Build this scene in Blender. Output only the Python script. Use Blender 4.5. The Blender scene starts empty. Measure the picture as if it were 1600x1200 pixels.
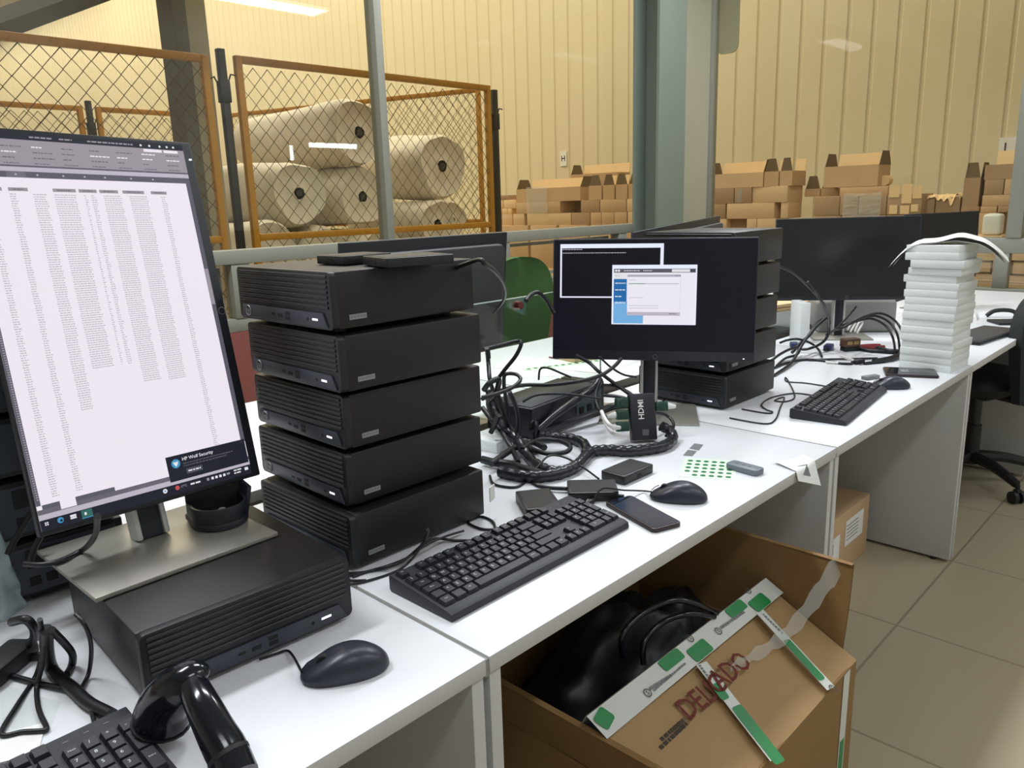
import bpy, bmesh, math, random
from mathutils import Vector, Matrix, noise

# ------------------------------------------------------------------ camera, light, exposure
scn = bpy.context.scene
COL = scn.collection
R = math.radians
V = Vector
CAM = V((-0.6473309, -0.69434956, 1.355))
FOC = 1207.544
# camera axes (right, down, forward) written in world axes
def _n(v): return V(v).normalized()
_ax = _n((2000 - 800, 282 - 600, FOC)); _ay = _n((-479 - 800, 359 - 600, FOC)); _az = _ax.cross(_ay)
ROT = Matrix((_ax, _ay, _az))                      # world = ROT @ camera vector
cam = bpy.data.objects.new('camera', bpy.data.cameras.new('camera'))
COL.objects.link(cam)
cam.data.sensor_fit = 'HORIZONTAL'; cam.data.sensor_width = 36; cam.data.lens = FOC / 1600 * 36
cam.data.clip_start = 0.02; cam.data.clip_end = 200
_m = Matrix((ROT @ V((1, 0, 0)), ROT @ V((0, -1, 0)), ROT @ V((0, 0, -1)))).transposed().to_4x4()
_m.translation = CAM
cam.matrix_world = _m
scn.camera = cam
scn.view_settings.view_transform = 'Standard'
scn.view_settings.look = 'None'
scn.view_settings.gamma = 1
scn.view_settings.use_curve_mapping = False
scn.view_settings.exposure = 0.0

w = bpy.data.worlds.new('world'); scn.world = w; w.use_nodes = True
w.node_tree.nodes['Background'].inputs[0].default_value = (1.0, 0.86, 0.68, 1)
w.node_tree.nodes['Background'].inputs[1].default_value = 0.34

def area(name, loc, size, power, col, rot=(0, 0, 0)):
    l = bpy.data.lights.new(name, 'AREA'); l.shape = 'RECTANGLE'; l.size, l.size_y = size; l.energy = power; l.color = col
    o = bpy.data.objects.new(name, l); COL.objects.link(o); o.location = loc; o.rotation_euler = rot
    return o
# high warm lamps of the warehouse
area('warehouse_lamp', (5.6, 5.5, 7.5), (3, 9), 420, (1.0, 0.90, 0.735), (0, R(12), 0))
area('warehouse_lamp', (2.0, 11.0, 7.5), (4, 8), 420, (1.0, 0.90, 0.735))
area('warehouse_lamp', (5.8, 16.0, 7.5), (3, 12), 520, (1.0, 0.90, 0.735))
area('warehouse_lamp', (5.8, 28.0, 7.5), (3, 14), 520, (1.0, 0.90, 0.735))
# cool ceiling panels of the office (their fittings are built with the ceiling)
CEIL = 3.4
OFFICE_LAMPS = [(-0.75, 1.35), (1.55, 1.35), (3.7, 1.35), (-0.75, -1.5), (1.55, -1.5), (3.7, -1.5)]
for lx, ly in OFFICE_LAMPS:
    area('office_lamp', (lx, ly, CEIL - 0.06), (1.15, 0.3), 52 if ly > 0 else 15, (0.92, 0.96, 1.0))

# ------------------------------------------------------------------ pixel -> point in the room
ZD = 0.75
def ray(px, py): return ROT @ V((px - 800, py - 600, FOC))
def at(px, py, z=ZD):
    d = ray(px, py); return CAM + d * ((z - CAM.z) / d.z)
def atX(px, py, x):
    d = ray(px, py); return CAM + d * ((x - CAM.x) / d.x)
def atY(px, py, y):
    d = ray(px, py); return CAM + d * ((y - CAM.y) / d.y)
def atP(px, py, o, n):
    d = ray(px, py); return CAM + d * ((o - CAM).dot(n) / d.dot(n))

# ------------------------------------------------------------------ materials
def lin(c):
    return tuple(((v / 255) / 12.92 if v <= 10.3 else ((v / 255 + 0.055) / 1.055) ** 2.4) for v in c) + (1,)
def mat(name, rgb, rough=0.5, metal=0.0, emit=0.0, var=0.0, vs=8.0, bump=0.0, bs=200.0, spec=0.5, coat=0.0):
    m = bpy.data.materials.new(name); m.use_nodes = True
    nt = m.node_tree; b = nt.nodes['Principled BSDF']; c = lin(rgb)
    b.inputs['Base Color'].default_value = c; b.inputs['Roughness'].default_value = rough
    b.inputs['Metallic'].default_value = metal; b.inputs['Specular IOR Level'].default_value = spec
    b.inputs['Coat Weight'].default_value = coat
    if emit:
        b.inputs['Emission Color'].default_value = c; b.inputs['Emission Strength'].default_value = emit
    tc = None
    if var or bump:
        tc = nt.nodes.new('ShaderNodeTexCoord')
    if var:
        n = nt.nodes.new('ShaderNodeTexNoise'); n.inputs['Scale'].default_value = vs; n.inputs['Detail'].default_value = 5
        r = nt.nodes.new('ShaderNodeMapRange'); r.inputs[3].default_value = 1 - var; r.inputs[4].default_value = 1 + var
        mx = nt.nodes.new('ShaderNodeVectorMath'); mx.operation = 'SCALE'; mx.inputs[0].default_value = c[:3]
        nt.links.new(tc.outputs['Object'], n.inputs['Vector']); nt.links.new(n.outputs['Fac'], r.inputs[0])
        nt.links.new(r.outputs[0], mx.inputs['Scale']); nt.links.new(mx.outputs[0], b.inputs['Base Color'])
    if bump:
        n = nt.nodes.new('ShaderNodeTexNoise'); n.inputs['Scale'].default_value = bs; n.inputs['Detail'].default_value = 3
        bp = nt.nodes.new('ShaderNodeBump'); bp.inputs['Strength'].default_value = bump; bp.inputs['Distance'].default_value = 0.002
        nt.links.new(tc.outputs['Object'], n.inputs['Vector']); nt.links.new(n.outputs['Fac'], bp.inputs['Height'])
        nt.links.new(bp.outputs[0], b.inputs['Normal'])
    return m
def glass_mat(name, tint, refl=0.03, edge=0.5, rough=0.0):
    m = bpy.data.materials.new(name); m.use_nodes = True; nt = m.node_tree
    for n in list(nt.nodes): nt.nodes.remove(n)
    out = nt.nodes.new('ShaderNodeOutputMaterial'); mx = nt.nodes.new('ShaderNodeMixShader')
    t = nt.nodes.new('ShaderNodeBsdfTransparent'); t.inputs[0].default_value = lin(tint)
    g = nt.nodes.new('ShaderNodeBsdfGlossy'); g.inputs['Roughness'].default_value = rough
    lw = nt.nodes.new('ShaderNodeLayerWeight'); pw = nt.nodes.new('ShaderNodeMath'); pw.operation = 'POWER'; pw.inputs[1].default_value = 5
    fr = nt.nodes.new('ShaderNodeMath'); fr.operation = 'MULTIPLY_ADD'; fr.inputs[1].default_value = 1 - refl; fr.inputs[2].default_value = refl
    lw.inputs[0].default_value = 0.5
    nt.links.new(lw.outputs['Facing'], pw.inputs[0]); nt.links.new(pw.outputs[0], fr.inputs[0])
    nt.links.new(fr.outputs[0], mx.inputs[0]); nt.links.new(t.outputs[0], mx.inputs[1]); nt.links.new(g.outputs[0], mx.inputs[2])
    nt.links.new(mx.outputs[0], out.inputs[0])
    return m
def film_mat(name, rgb, alpha, rough=0.25):
    m = mat(name, rgb, rough); m.node_tree.nodes['Principled BSDF'].inputs['Alpha'].default_value = alpha
    return m

M = dict(
    desk=mat('desk_laminate', (226, 228, 232), 0.38, var=0.015, vs=3),
    desk_edge=mat('desk_edge_band', (196, 195, 192), 0.5),  # edge band; its grey also holds the shade of the front edges
    panel=mat('desk_panel_grey', (186, 186, 184), 0.5, var=0.02, vs=3),
    pc=mat('pc_steel_black', (24, 20, 20), 0.45, var=0.06, vs=20, bump=0.15, bs=900),
    pc_front=mat('pc_front_plastic', (25, 26, 29), 0.45),
    pc_slot=mat('pc_slot_black', (12, 12, 14), 0.7),
    pc_strip=mat('pc_port_strip', (52, 58, 68), 0.4),
    pc_bevel=mat('pc_edge_trim', (70, 70, 72), 0.35),
    led=mat('white_led', (240, 245, 255), 0.4, emit=1.2),
    silver=mat('brushed_silver', (196, 196, 194), 0.4, 0.5),
    grey_metal=mat('grey_painted_metal', (150, 151, 148), 0.4, 0.3, var=0.03),
    plate=mat('monitor_plate', (160, 157, 148), 0.36, 0.45, var=0.03, vs=4),
    bezel=mat('bezel_charcoal', (28, 31, 39), 0.45),
    bezel_back=mat('monitor_back_plastic', (62, 62, 64), 0.5),
    dark_screen=mat('screen_off_black', (20, 23, 26), 0.22),
    key=mat('key_black', (34, 36, 42), 0.5),
    kb=mat('keyboard_case', (40, 43, 50), 0.5, bump=0.1, bs=1200),
    legend=mat('key_legend', (200, 204, 210), 0.6),
    rubber=mat('black_rubber', (22, 23, 26), 0.55),
    mouse=mat('mouse_plastic', (38, 43, 54), 0.36),
    cable=mat('cable_black', (19, 20, 24), 0.42),
    wrap=mat('spiral_wrap_black', (30, 31, 38), 0.3),
    gloss=mat('gloss_black', (16, 19, 26), 0.16),
    phone_glass=mat('phone_glass', (22, 25, 34), 0.14),
    phone_edge=mat('phone_edge', (60, 50, 50), 0.35, 0.4),
    cream=mat('warehouse_sheet_cream', (222, 211, 178), 0.6, var=0.03, vs=1.2),
    floor=None, steel=mat('column_paint_green_grey', (110, 120, 108), 0.5, var=0.04, vs=3),
    frame=mat('window_frame_grey', (136, 136, 124), 0.45, 0.2),
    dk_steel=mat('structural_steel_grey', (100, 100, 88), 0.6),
    pale_steel=mat('pale_steel_grey', (164, 160, 138), 0.6, var=0.04, vs=3), redwall=mat('wall_brick_red', (132, 74, 66), 0.8, var=0.05, vs=5),
    plaster=mat('office_plaster', (205, 206, 204), 0.8),
    yellow=mat('fence_yellow_paint', (178, 126, 32), 0.5, var=0.16, vs=14),
    wire=mat('fence_wire', (84, 70, 44), 0.55, 0.3),
    post=mat('fence_post_black', (34, 33, 34), 0.5),
    foam=mat('foam_roll_white', (216, 208, 190), 0.7, var=0.10, vs=9, bump=0.6, bs=40),
    core=mat('roll_core_dark', (54, 48, 42), 0.8),
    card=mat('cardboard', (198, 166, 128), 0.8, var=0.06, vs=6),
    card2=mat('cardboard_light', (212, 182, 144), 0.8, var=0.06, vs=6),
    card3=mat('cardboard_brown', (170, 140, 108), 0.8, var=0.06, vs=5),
    card_big=mat('cardboard_large', (166, 134, 92), 0.8, var=0.06, vs=5), card_dark=mat('cardboard_large_shaded', (138, 106, 64), 0.8, var=0.06, vs=5),  # one carton; the darker side board carries its shade in the colour
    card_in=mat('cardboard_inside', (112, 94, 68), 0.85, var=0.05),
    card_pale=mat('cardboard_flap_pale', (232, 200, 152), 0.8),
    white=mat('white_paper', (236, 236, 232), 0.6),
    whitebox=mat('white_box_card', (226, 230, 228), 0.42, var=0.02, vs=4),
    green_fab=mat('chair_green_fabric', (58, 92, 44), 0.85, var=0.06, vs=60, bump=0.3, bs=500),
    black_fab=mat('chair_black_fabric', (30, 36, 36), 0.8),
    black_pl=mat('chair_black_plastic', (28, 29, 31), 0.45),
    green=mat('tape_green', (20, 128, 62), 0.4), tape_w=mat('tape_white', (206, 208, 200), 0.35),
    green_dot=mat('sticker_green', (22, 112, 62), 0.5), green_pale=mat('sticker_sheet_pale_green', (222, 242, 218), 0.5),
    red_ink=mat('print_red_brown', (104, 40, 32), 0.8), dark_ink=mat('print_dark', (64, 54, 44), 0.8),
    ink=mat('black_ink', (34, 34, 36), 0.7), grey_label=mat('label_grey', (120, 122, 124), 0.5),
    plug_green=mat('plug_dark_green', (20, 62, 50), 0.4), plug_white=mat('plug_white', (222, 222, 218), 0.4),
    plug_blue=mat('plug_blue', (34, 46, 92), 0.4), red_grip=mat('grip_red', (128, 40, 44), 0.45),
    printer=mat('printer_grey', (150, 150, 146), 0.45, var=0.02), remote=mat('remote_grey', (112, 118, 128), 0.45),
    brown_conn=mat('connector_brown', (92, 66, 52), 0.5), gold=mat('contact_gold', (190, 160, 110), 0.35, 0.7),
    bag_black=mat('bag_black_plastic', (14, 15, 18), 0.48),
    clear=film_mat('clear_plastic', (186, 204, 208), 0.66, 0.15), film=film_mat('thin_clear_film', (226, 232, 228), 0.3, 0.2),
    shade=film_mat('tinted_plastic', (96, 112, 116), 0.55, 0.2),
    glass=glass_mat('window_glass', (247, 247, 241)), glass_desk=glass_mat('divider_glass', (246, 250, 247), refl=.05),
    sgreen=mat('screw_copper', (130, 70, 60), 0.3, 0.8), jug=mat('jug_white', (214, 214, 204), 0.5),
    glass_edge=mat('glass_cut_edge', (188, 206, 192), 0.3),
    slit_glow=mat('daylit_pane', (235, 245, 255), 0.5, emit=22.0),  # glow of the added slits that reflect in the window glass
    lamp=mat('lamp_diffuser', (235, 243, 255), 0.5, emit=3.0),
)
# screen contents give off light
def scr(name, rgb, s=1.0):
    m = mat(name, rgb, 0.35, emit=s, spec=0.25); m.node_tree.nodes['Principled BSDF'].inputs['Base Color'].default_value = (.006, .006, .008, 1); return m
S = dict(white=scr('sheet_white', (242, 234, 244), .95), ink=scr('sheet_ink', (205, 196, 206), .8), hdr=scr('sheet_header', (138, 134, 146), .6),
         ribbon=scr('ribbon_grey', (178, 170, 180), .7), bar=scr('bar_grey', (118, 116, 132), .55), title=scr('title_navy', (38, 42, 58), .5),
         text=scr('text_white', (235, 235, 240), .9), panel=scr('notice_navy', (36, 40, 58), .5), blue=scr('icon_blue', (70, 150, 200), .9),
         lav=scr('status_lavender', (206, 198, 214), .8), green=scr('icon_green', (60, 130, 120), .6), red=scr('icon_red', (220, 90, 90), .7),
         black=scr('screen_black', (22, 22, 38), .35), console=scr('console_black', (24, 20, 34), .35), cwhite=scr('window_white', (232, 236, 252), 1.0),
         side=scr('side_blue', (38, 110, 176), .9), side2=scr('side_blue_light', (120, 180, 232), .9), dlg=scr('dialog_white', (240, 236, 246), .95),
         dgrey=scr('dialog_grey', (190, 190, 206), .8), prog=scr('progress_green', (110, 170, 130), .8), mid=scr('button_grey', (92, 96, 108), .6))
# floor tiles
def tiles():
    m = bpy.data.materials.new('floor_tiles'); m.use_nodes = True; nt = m.node_tree; b = nt.nodes['Principled BSDF']
    tc = nt.nodes.new('ShaderNodeTexCoord'); br = nt.nodes.new('ShaderNodeTexBrick')
    br.offset = 0; br.squash = 1
    br.inputs['Color1'].default_value = lin((172, 161, 134)); br.inputs['Color2'].default_value = lin((168, 157, 131))
    br.inputs['Mortar'].default_value = lin((138, 127, 104)); br.inputs['Scale'].default_value = 1
    br.inputs['Mortar Size'].default_value = 0.004; br.inputs['Brick Width'].default_value = 0.6; br.inputs['Row Height'].default_value = 0.6
    nt.links.new(tc.outputs['Object'], br.inputs['Vector']); nt.links.new(br.outputs['Color'], b.inputs['Base Color'])
    b.inputs['Roughness'].default_value = 0.3
    return m
M['floor'] = tiles()

# ------------------------------------------------------------------ mesh building
class MB:
    def __init__(s): s.bm = bmesh.new()
    def merge(s, t, mi=None, mx=None):
        mp = {}
        for v in t.verts: mp[v] = s.bm.verts.new(mx @ v.co if mx else v.co)
        for f in t.faces:
            try: g = s.bm.faces.new([mp[v] for v in f.verts])
            except ValueError: continue
            g.material_index = f.material_index if mi is None else mi
        t.free(); return s
    def poly(s, pts, mi=0):
        f = s.bm.faces.new([s.bm.verts.new(p) for p in pts]); f.material_index = mi; return s
    def box(s, x0, x1, y0, y1, z0, z1, mi=0, bev=0.0, seg=2, mx=None):
        t = bmesh.new()
        vs = [t.verts.new((x, y, z)) for z in (z0, z1) for y in (y0, y1) for x in (x0, x1)]
        for q in ((0, 2, 3, 1), (4, 5, 7, 6), (0, 1, 5, 4), (2, 6, 7, 3), (0, 4, 6, 2), (1, 3, 7, 5)): t.faces.new([vs[i] for i in q])
        if bev: bmesh.ops.bevel(t, geom=t.edges[:], offset=bev, segments=seg, profile=0.5, affect='EDGES')
        return s.merge(t, mi, mx)
    def prism(s, pts, z0, z1, mi=0, mx=None, bev=0.0):      # polygon in xy, pulled along z
        t = bmesh.new(); n = len(pts)
        a = [t.verts.new((p[0], p[1], z0)) for p in pts]; b = [t.verts.new((p[0], p[1], z1)) for p in pts]
        t.faces.new(a[::-1]); t.faces.new(b)
        for i in range(n): t.faces.new((a[i], a[(i + 1) % n], b[(i + 1) % n], b[i]))
        bmesh.ops.recalc_face_normals(t, faces=t.faces[:])
        if bev: bmesh.ops.bevel(t, geom=[e for e in t.edges if abs(e.verts[0].co.z - e.verts[1].co.z) < 1e-7], offset=bev, segments=2, profile=0.5, affect='EDGES')
        return s.merge(t, mi, mx)
    def tube(s, pts, r, mi=0, n=8, closed=False, radf=None):
        pts = [V(p) for p in pts]; m = len(pts); rings = []; up = V((0, 0, 1)); prev = None
        for i, p in enumerate(pts):
            if closed: d = pts[(i + 1) % m] - pts[i - 1]
            else: d = pts[min(i + 1, m - 1)] - pts[max(i - 1, 0)]
            d = d.normalized() if d.length > 1e-9 else V((1, 0, 0))
            if prev is None:
                a = up if abs(d.z) < 0.9 else V((1, 0, 0)); u = d.cross(a).normalized()
            else:
                u = (prev - d * prev.dot(d)); u = u.normalized() if u.length > 1e-6 else d.orthogonal().normalized()
            prev = u; vv = d.cross(u); rr = radf(i) if radf else r
            rings.append([s.bm.verts.new(p + (u * math.cos(2 * math.pi * k / n) + vv * math.sin(2 * math.pi * k / n)) * rr) for k in range(n)])
        for i in range(m if closed else m - 1):
            A, B = rings[i], rings[(i + 1) % m]
            for k in range(n):
                f = s.bm.faces.new((A[k], A[(k + 1) % n], B[(k + 1) % n], B[k])); f.material_index = mi
        if not closed:
            for q in (rings[0][::-1], rings[-1]):
                f = s.bm.faces.new(q); f.material_index = mi
        return s
    def cyl(s, p0, p1, r, mi=0, n=16, r1=None):
        p0, p1 = V(p0), V(p1); return s.tube([p0, p1], r, mi, n, radf=(lambda i: r if i == 0 else r1) if r1 is not None else None)
    def lathe(s, prof, mi=0, n=24, mx=None):
        t = bmesh.new(); rings = []
        for r, z in prof: rings.append([t.verts.new((r * math.cos(2 * math.pi * k / n), r * math.sin(2 * math.pi * k / n), z)) for k in range(n)])
        for A, B in zip(rings, rings[1:]):
            for k in range(n): t.faces.new((A[k], A[(k + 1) % n], B[(k + 1) % n], B[k]))
        if prof[0][0] > 0: t.faces.new(rings[0][::-1])
        if prof[-1][0] > 0: t.faces.new(rings[-1])
        bmesh.ops.remove_doubles(t, verts=t.verts[:], dist=1e-6)
        return s.merge(t, mi, mx)
    def grid(s, fn, nu, nv, mi=0, closeu=False):
        vs = [[s.bm.verts.new(fn(i / (nu if closeu else nu - 1), j / (nv - 1))) for j in range(nv)] for i in range(nu)]
        for i in range(nu if closeu else nu - 1):
            for j in range(nv - 1):
                f = s.bm.faces.new((vs[i][j], vs[(i + 1) % nu][j], vs[(i + 1) % nu][j + 1], vs[i][j + 1])); f.material_index = mi
        return s
    def text(s, txt, size, mx, mi=0):                        # flat lettering in the xy plane of mx, centred
        me = text_mesh(txt); t = bmesh.new(); t.from_mesh(me)
        return s.merge(t, mi, mx @ Matrix.Scale(size, 4))
    def rect(s, u0, u1, v0, v1, y=0.0, mi=0):                # upright rectangle facing -y
        return s.poly([(u0, y, v0), (u1, y, v0), (u1, y, v1), (u0, y, v1)], mi)
    def build(s, name, mats, parent=None, mx=None, smooth=35, loc=None, rz=0.0):
        bm = s.bm
        me = bpy.data.meshes.new(name); bm.normal_update(); bm.to_mesh(me); bm.free()
        for m in (mats if isinstance(mats, (list, tuple)) else [mats]): me.materials.append(m)
        if smooth:
            me.shade_smooth(); me.set_sharp_from_angle(angle=R(smooth))
        return link(name, me, parent, mx, loc, rz)
def link(name, me, parent=None, mx=None, loc=None, rz=0.0):
    o = bpy.data.objects.new(name, me); COL.objects.link(o)
    if parent: o.parent = parent
    if mx is not None: o.matrix_basis = mx
    if loc is not None: o.location = loc; o.rotation_euler = (0, 0, rz)
    return o
_tm = {}
def text_mesh(t):
    if t not in _tm:
        c = bpy.data.curves.new('lettering', 'FONT'); c.body = t; c.align_x = 'CENTER'; c.align_y = 'CENTER'; c.size = 1; c.resolution_u = 2; c.offset = .012
        o = bpy.data.objects.new('lettering', c)
        _tm[t] = bpy.data.meshes.new_from_object(o)
        bpy.data.objects.remove(o)
    return _tm[t]
def tag(o, label, cat, group=None, kind=None):
    o['label'] = label; o['category'] = cat
    if group: o['group'] = group
    if kind: o['kind'] = kind
    return o
def thing(name, label, cat, loc=(0, 0, 0), rz=0.0, group=None):
    o = bpy.data.objects.new(name, None); COL.objects.link(o); o.empty_display_size = 0.05
    o.location = loc; o.rotation_euler = (0, 0, rz)
    return tag(o, label, cat, group)
def struct(o): o['kind'] = 'structure'; return o
def dup(o, loc, rz, label, group=None, parent=None):
    kids = {}
    for k in bpy.data.objects:
        if k.parent: kids.setdefault(k.parent, []).append(k)
    def rec(a, par):
        c = a.copy(); COL.objects.link(c)
        if par: c.parent = par
        for k in kids.get(a, []): rec(k, c)
        return c
    c = rec(o, None); c.location = loc; c.rotation_euler = (0, 0, rz); c['label'] = label
    if group: c['group'] = group
    return c
def rotz(a): return Matrix.Rotation(a, 4, 'Z')
def frame_mx(o, x, y):                                       # matrix whose xy plane is spanned by x and y at o
    x = V(x).normalized(); z = x.cross(V(y)).normalized(); y = z.cross(x)
    m = Matrix((x, y, z)).transposed().to_4x4(); m.translation = V(o); return m
def smooth_path(pts, k=6, closed=False):
    pts = [V(p) for p in pts]; n = len(pts); out = []
    for i in range(n if closed else n - 1):
        g = (lambda j: pts[j % n]) if closed else (lambda j: pts[max(0, min(n - 1, j))])
        a, b, c, d = g(i - 1), g(i), g(i + 1), g(i + 2)
        for q in range(k):
            t = q / k
            out.append(0.5 * ((2 * b) + (c - a) * t + (2 * a - 5 * b + 4 * c - d) * t * t + (3 * b - a - 3 * c + d) * t ** 3))
    if not closed: out.append(pts[-1])
    return out
def rrect(x0, x1, y0, y1, r, n=5):
    out = []
    for cx, cy, a in ((x1 - r, y1 - r, 0), (x0 + r, y1 - r, 90), (x0 + r, y0 + r, 180), (x1 - r, y0 + r, 270)):
        for k in range(n + 1):
            t = R(a + 90 * k / n); out.append((cx + r * math.cos(t), cy + r * math.sin(t)))
    return out
def pz(ox, oy, sc): return lambda x, y: (ox + x / sc, oy + y / sc)

# ------------------------------------------------------------------ the setting
def sbox(name, a, m, bev=0.0, parent=None):
    o = MB().box(*a, bev=bev).build(name, m, parent)
    return o if parent else struct(o)
sbox('floor', (-4.5, 40, -4.0, 40, -0.1, 0.0), M['floor'])
YW, XW = 2.6, 5.0                                             # window wall on the left, window wall at the end
sbox('ceiling', (-4.1, XW + 0.1, -2.1, YW + 0.1, CEIL, CEIL + 0.1), M['plaster'])
sbox('wall_right', (-4.1, XW + 0.1, -2.1, -2.0, 0, CEIL), M['plaster'])
for i, (xa, xb, za, zb) in enumerate(((4.30, 4.95, 2.045, 2.10), (4.05, 4.10, 1.90, 2.06))):  # added glowing slits on an unseen wall, sized to reflect in the left glass
    r_ = bpy.data.objects.new('window_%d' % (i + 3), None); COL.objects.link(r_); struct(r_)
    f_ = MB()
    for q in ((xa - .03, xb + .03, za - .03, za), (xa - .03, xb + .03, zb, zb + .03), (xa - .03, xa, za, zb), (xb, xb + .03, za, zb)): f_.box(q[0], q[1], -2.0, -1.985, q[2], q[3])
    f_.build('window_frame', M['frame'], r_)
    MB().box(xa, xb, -1.998, -1.994, za, zb).build('daylit_pane', M['slit_glow'], r_, smooth=0)
sbox('wall_back', (-4.1, -4.0, -2.0, YW, 0, CEIL), M['plaster'])
sbox('wall_left', (-4.0, XW, YW - 0.03, YW + 0.09, 0, 0.835), M['redwall'])
sbox('wall_end', (XW - 0.03, XW + 0.09, -2.0, YW - 0.03, 0, 0.67), M['redwall'])
def window(name, bars, panes):
    r = bpy.data.objects.new(name, None); COL.objects.link(r); struct(r)
    for nm, a in bars: MB().box(*a, bev=0.004).build(nm, M['frame'], r)
    for a in panes: MB().box(*a).build('pane', M['glass'], r, smooth=0)
    return r
y0, y1 = YW - 0.03, YW + 0.04
lowx = [-1.7, -0.35, 1.0, 2.67, 3.85]
window('window_1',
    [('bottom_rail', (-4, 4.3, y0, y1, 0.835, 0.895)), ('middle_rail', (-4, 4.3, y0 - 0.01, y1, 1.135, 1.197)), ('top_rail', (-4, 4.3, y0, y1, 2.93, 3.4))] +
    [('mullion', (x - 0.022, x + 0.022, y0 - 0.008, y1, 1.197, 2.93)) for x in (-2.3, 1.84)] +
    [('lower_mullion', (x - 0.045, x + 0.045, y0 - 0.005, y1, 0.895, 1.135)) for x in lowx],
    [(-4, 4.3, YW, YW + 0.006, 1.197, 2.93), (-4, 4.3, YW, YW + 0.006, 0.895, 1.135)])
# second inner sash frames low in the left window
for i, (a, b) in enumerate(zip(lowx, lowx[1:])):
    f = MB()
    for q in ((a + .06, b - .06, 0.91, 0.93), (a + .06, b - .06, 1.10, 1.12), (a + .06, a + .085, 0.93, 1.10), (b - .085, b - .06, 0.93, 1.10)):
        f.box(q[0], q[1], YW + 0.045, YW + 0.07, q[2], q[3])
    struct(f.build('trim_%d' % (i + 1), M['grey_metal']))
x0, x1 = XW - 0.03, XW + 0.05
lowy = [-2.2, -0.6, 0.49, 1.25, 2.05]
window('window_2',
    [('bottom_rail', (x0, x1, -2.0, 2.6, 0.67, 0.748)), ('middle_rail', (x0, x1, -2.0, 2.6, 0.965, 1.06)), ('top_rail', (x0, x1, -2.0, 2.6, 2.93, 3.4))] +
    [('mullion', (x0 - 0.01, x1, y - 0.042, y + 0.042, 1.06, 2.93)) for y in (-2.2, 0.44, 2.58)] +
    [('lower_mullion', (x0, x1, y - 0.04, y + 0.04, 0.748, 0.965)) for y in lowy],
    [(XW, XW + 0.006, -2.0, 2.55, 1.06, 2.93), (XW, XW + 0.006, -2.0, 2.55, 0.748, 0.965)])
MB().box(x0 - 0.012, x0, 0.55, 0.72, 0.69, 0.72).build('latch', M['grey_metal'], bpy.data.objects['window_2'])
# steel column in the corner: flanges, web and a lighter corner post
c = MB().box(3.97, 4.30, 2.36, 2.38, 0, 3.4).box(4.10, 4.13, 2.38, 2.55, 0, 3.4).box(3.97, 4.30, 2.55, 2.57, 0, 3.4)
struct(c.build('trim_5', M['steel']))
sbox('trim_6', (4.30, 4.97, YW - 0.04, YW + 0.06, 0, 3.4), M['pale_steel'])
g = MB().prism(rrect(2.40, 2.585, 2.43, 3.3, 0.06), 0, 0.012, mx=Matrix(((0, 0, 1, XW + 0.09), (1, 0, 0, 0), (0, 1, 0, 0), (0, 0, 0, 1))))
struct(g.build('trim_7', M['pale_steel']))
for lx, ly in OFFICE_LAMPS:
    t = thing('ceiling_light', 'long white panel lamp on the office ceiling', 'lamp', (lx, ly, CEIL), 0, 'ceiling panel lamps')
    MB().box(-0.62, 0.62, -0.17, 0.17, -0.03, 0.0, bev=0.004).build('housing', M['plaster'], t)
    MB().box(-0.58, 0.58, -0.145, 0.145, -0.034, -0.03).build('diffuser', M['lamp'], t)

# warehouse beyond the glass
XB = 8.0
wl = MB(); y = -4.0; prof = []
while y < 39:
    prof += [(y, 0.0), (y + 0.20, 0.0), (y + 0.212, 0.014), (y + 0.238, 0.014)]; y += 0.25
for (ya, xa), (yb, xb) in zip(prof, prof[1:]):
    wl.poly([(XB + xa, yb, 0), (XB + xa if False else XB + xb, yb, 9), (XB + xa, ya, 9), (XB + xa, ya, 0)] if False else [(XB + xa, ya, 0), (XB + xb, yb, 0), (XB + xb, yb, 9), (XB + xa, ya, 9)])
struct(wl.build('wall_far', M['cream'], smooth=0))
# warehouse steel: column, diagonal brace, far-side column
c = MB().box(2.0, 2.10, 5.15, 5.40, 0, 9, 0).box(2.10, 2.262, 5.18, 5.37, 0, 9, 1)  # one column: left strip dark grey, right strip pale grey
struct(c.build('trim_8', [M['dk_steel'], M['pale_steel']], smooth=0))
b0, b1 = V((0.5, 5.28, 2.35)), V((2.0, 5.28, 3.08)); d = (b1 - b0).normalized()
struct(MB().tube([b0 - d * 0.6, b1], 0.085, n=4).build('trim_9', M['dk_steel'], smooth=0))
# sheet signs on the warehouse wall
for ch, px, py, hh in (('H', 880, 248, 23), ('J', 1574, 230, 31)):
    p = atX(px, py, XB - 0.012); q = atX(px, py + hh / 2, XB - 0.012); h = (p.z - q.z) * 2; wd = h * 0.6 if ch == 'H' else h * 0.8
    t = thing('wall_sign', 'white paper sign with a black letter %s on the corrugated wall' % ch, 'sign', (p.x, p.y, p.z - h / 2))
    MB().box(0, 0.006, -wd / 2, wd / 2, 0, h).build('sheet', M['white'], t)
    mx = frame_mx((-0.002, 0.0 if ch == 'H' else wd * 0.12, h * 0.5), (0, -1, 0), (0, 0, 1))
    MB().text(ch, h * (0.55 if ch == 'H' else 0.6), mx).build('letter', M['ink'], t, smooth=0)
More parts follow.
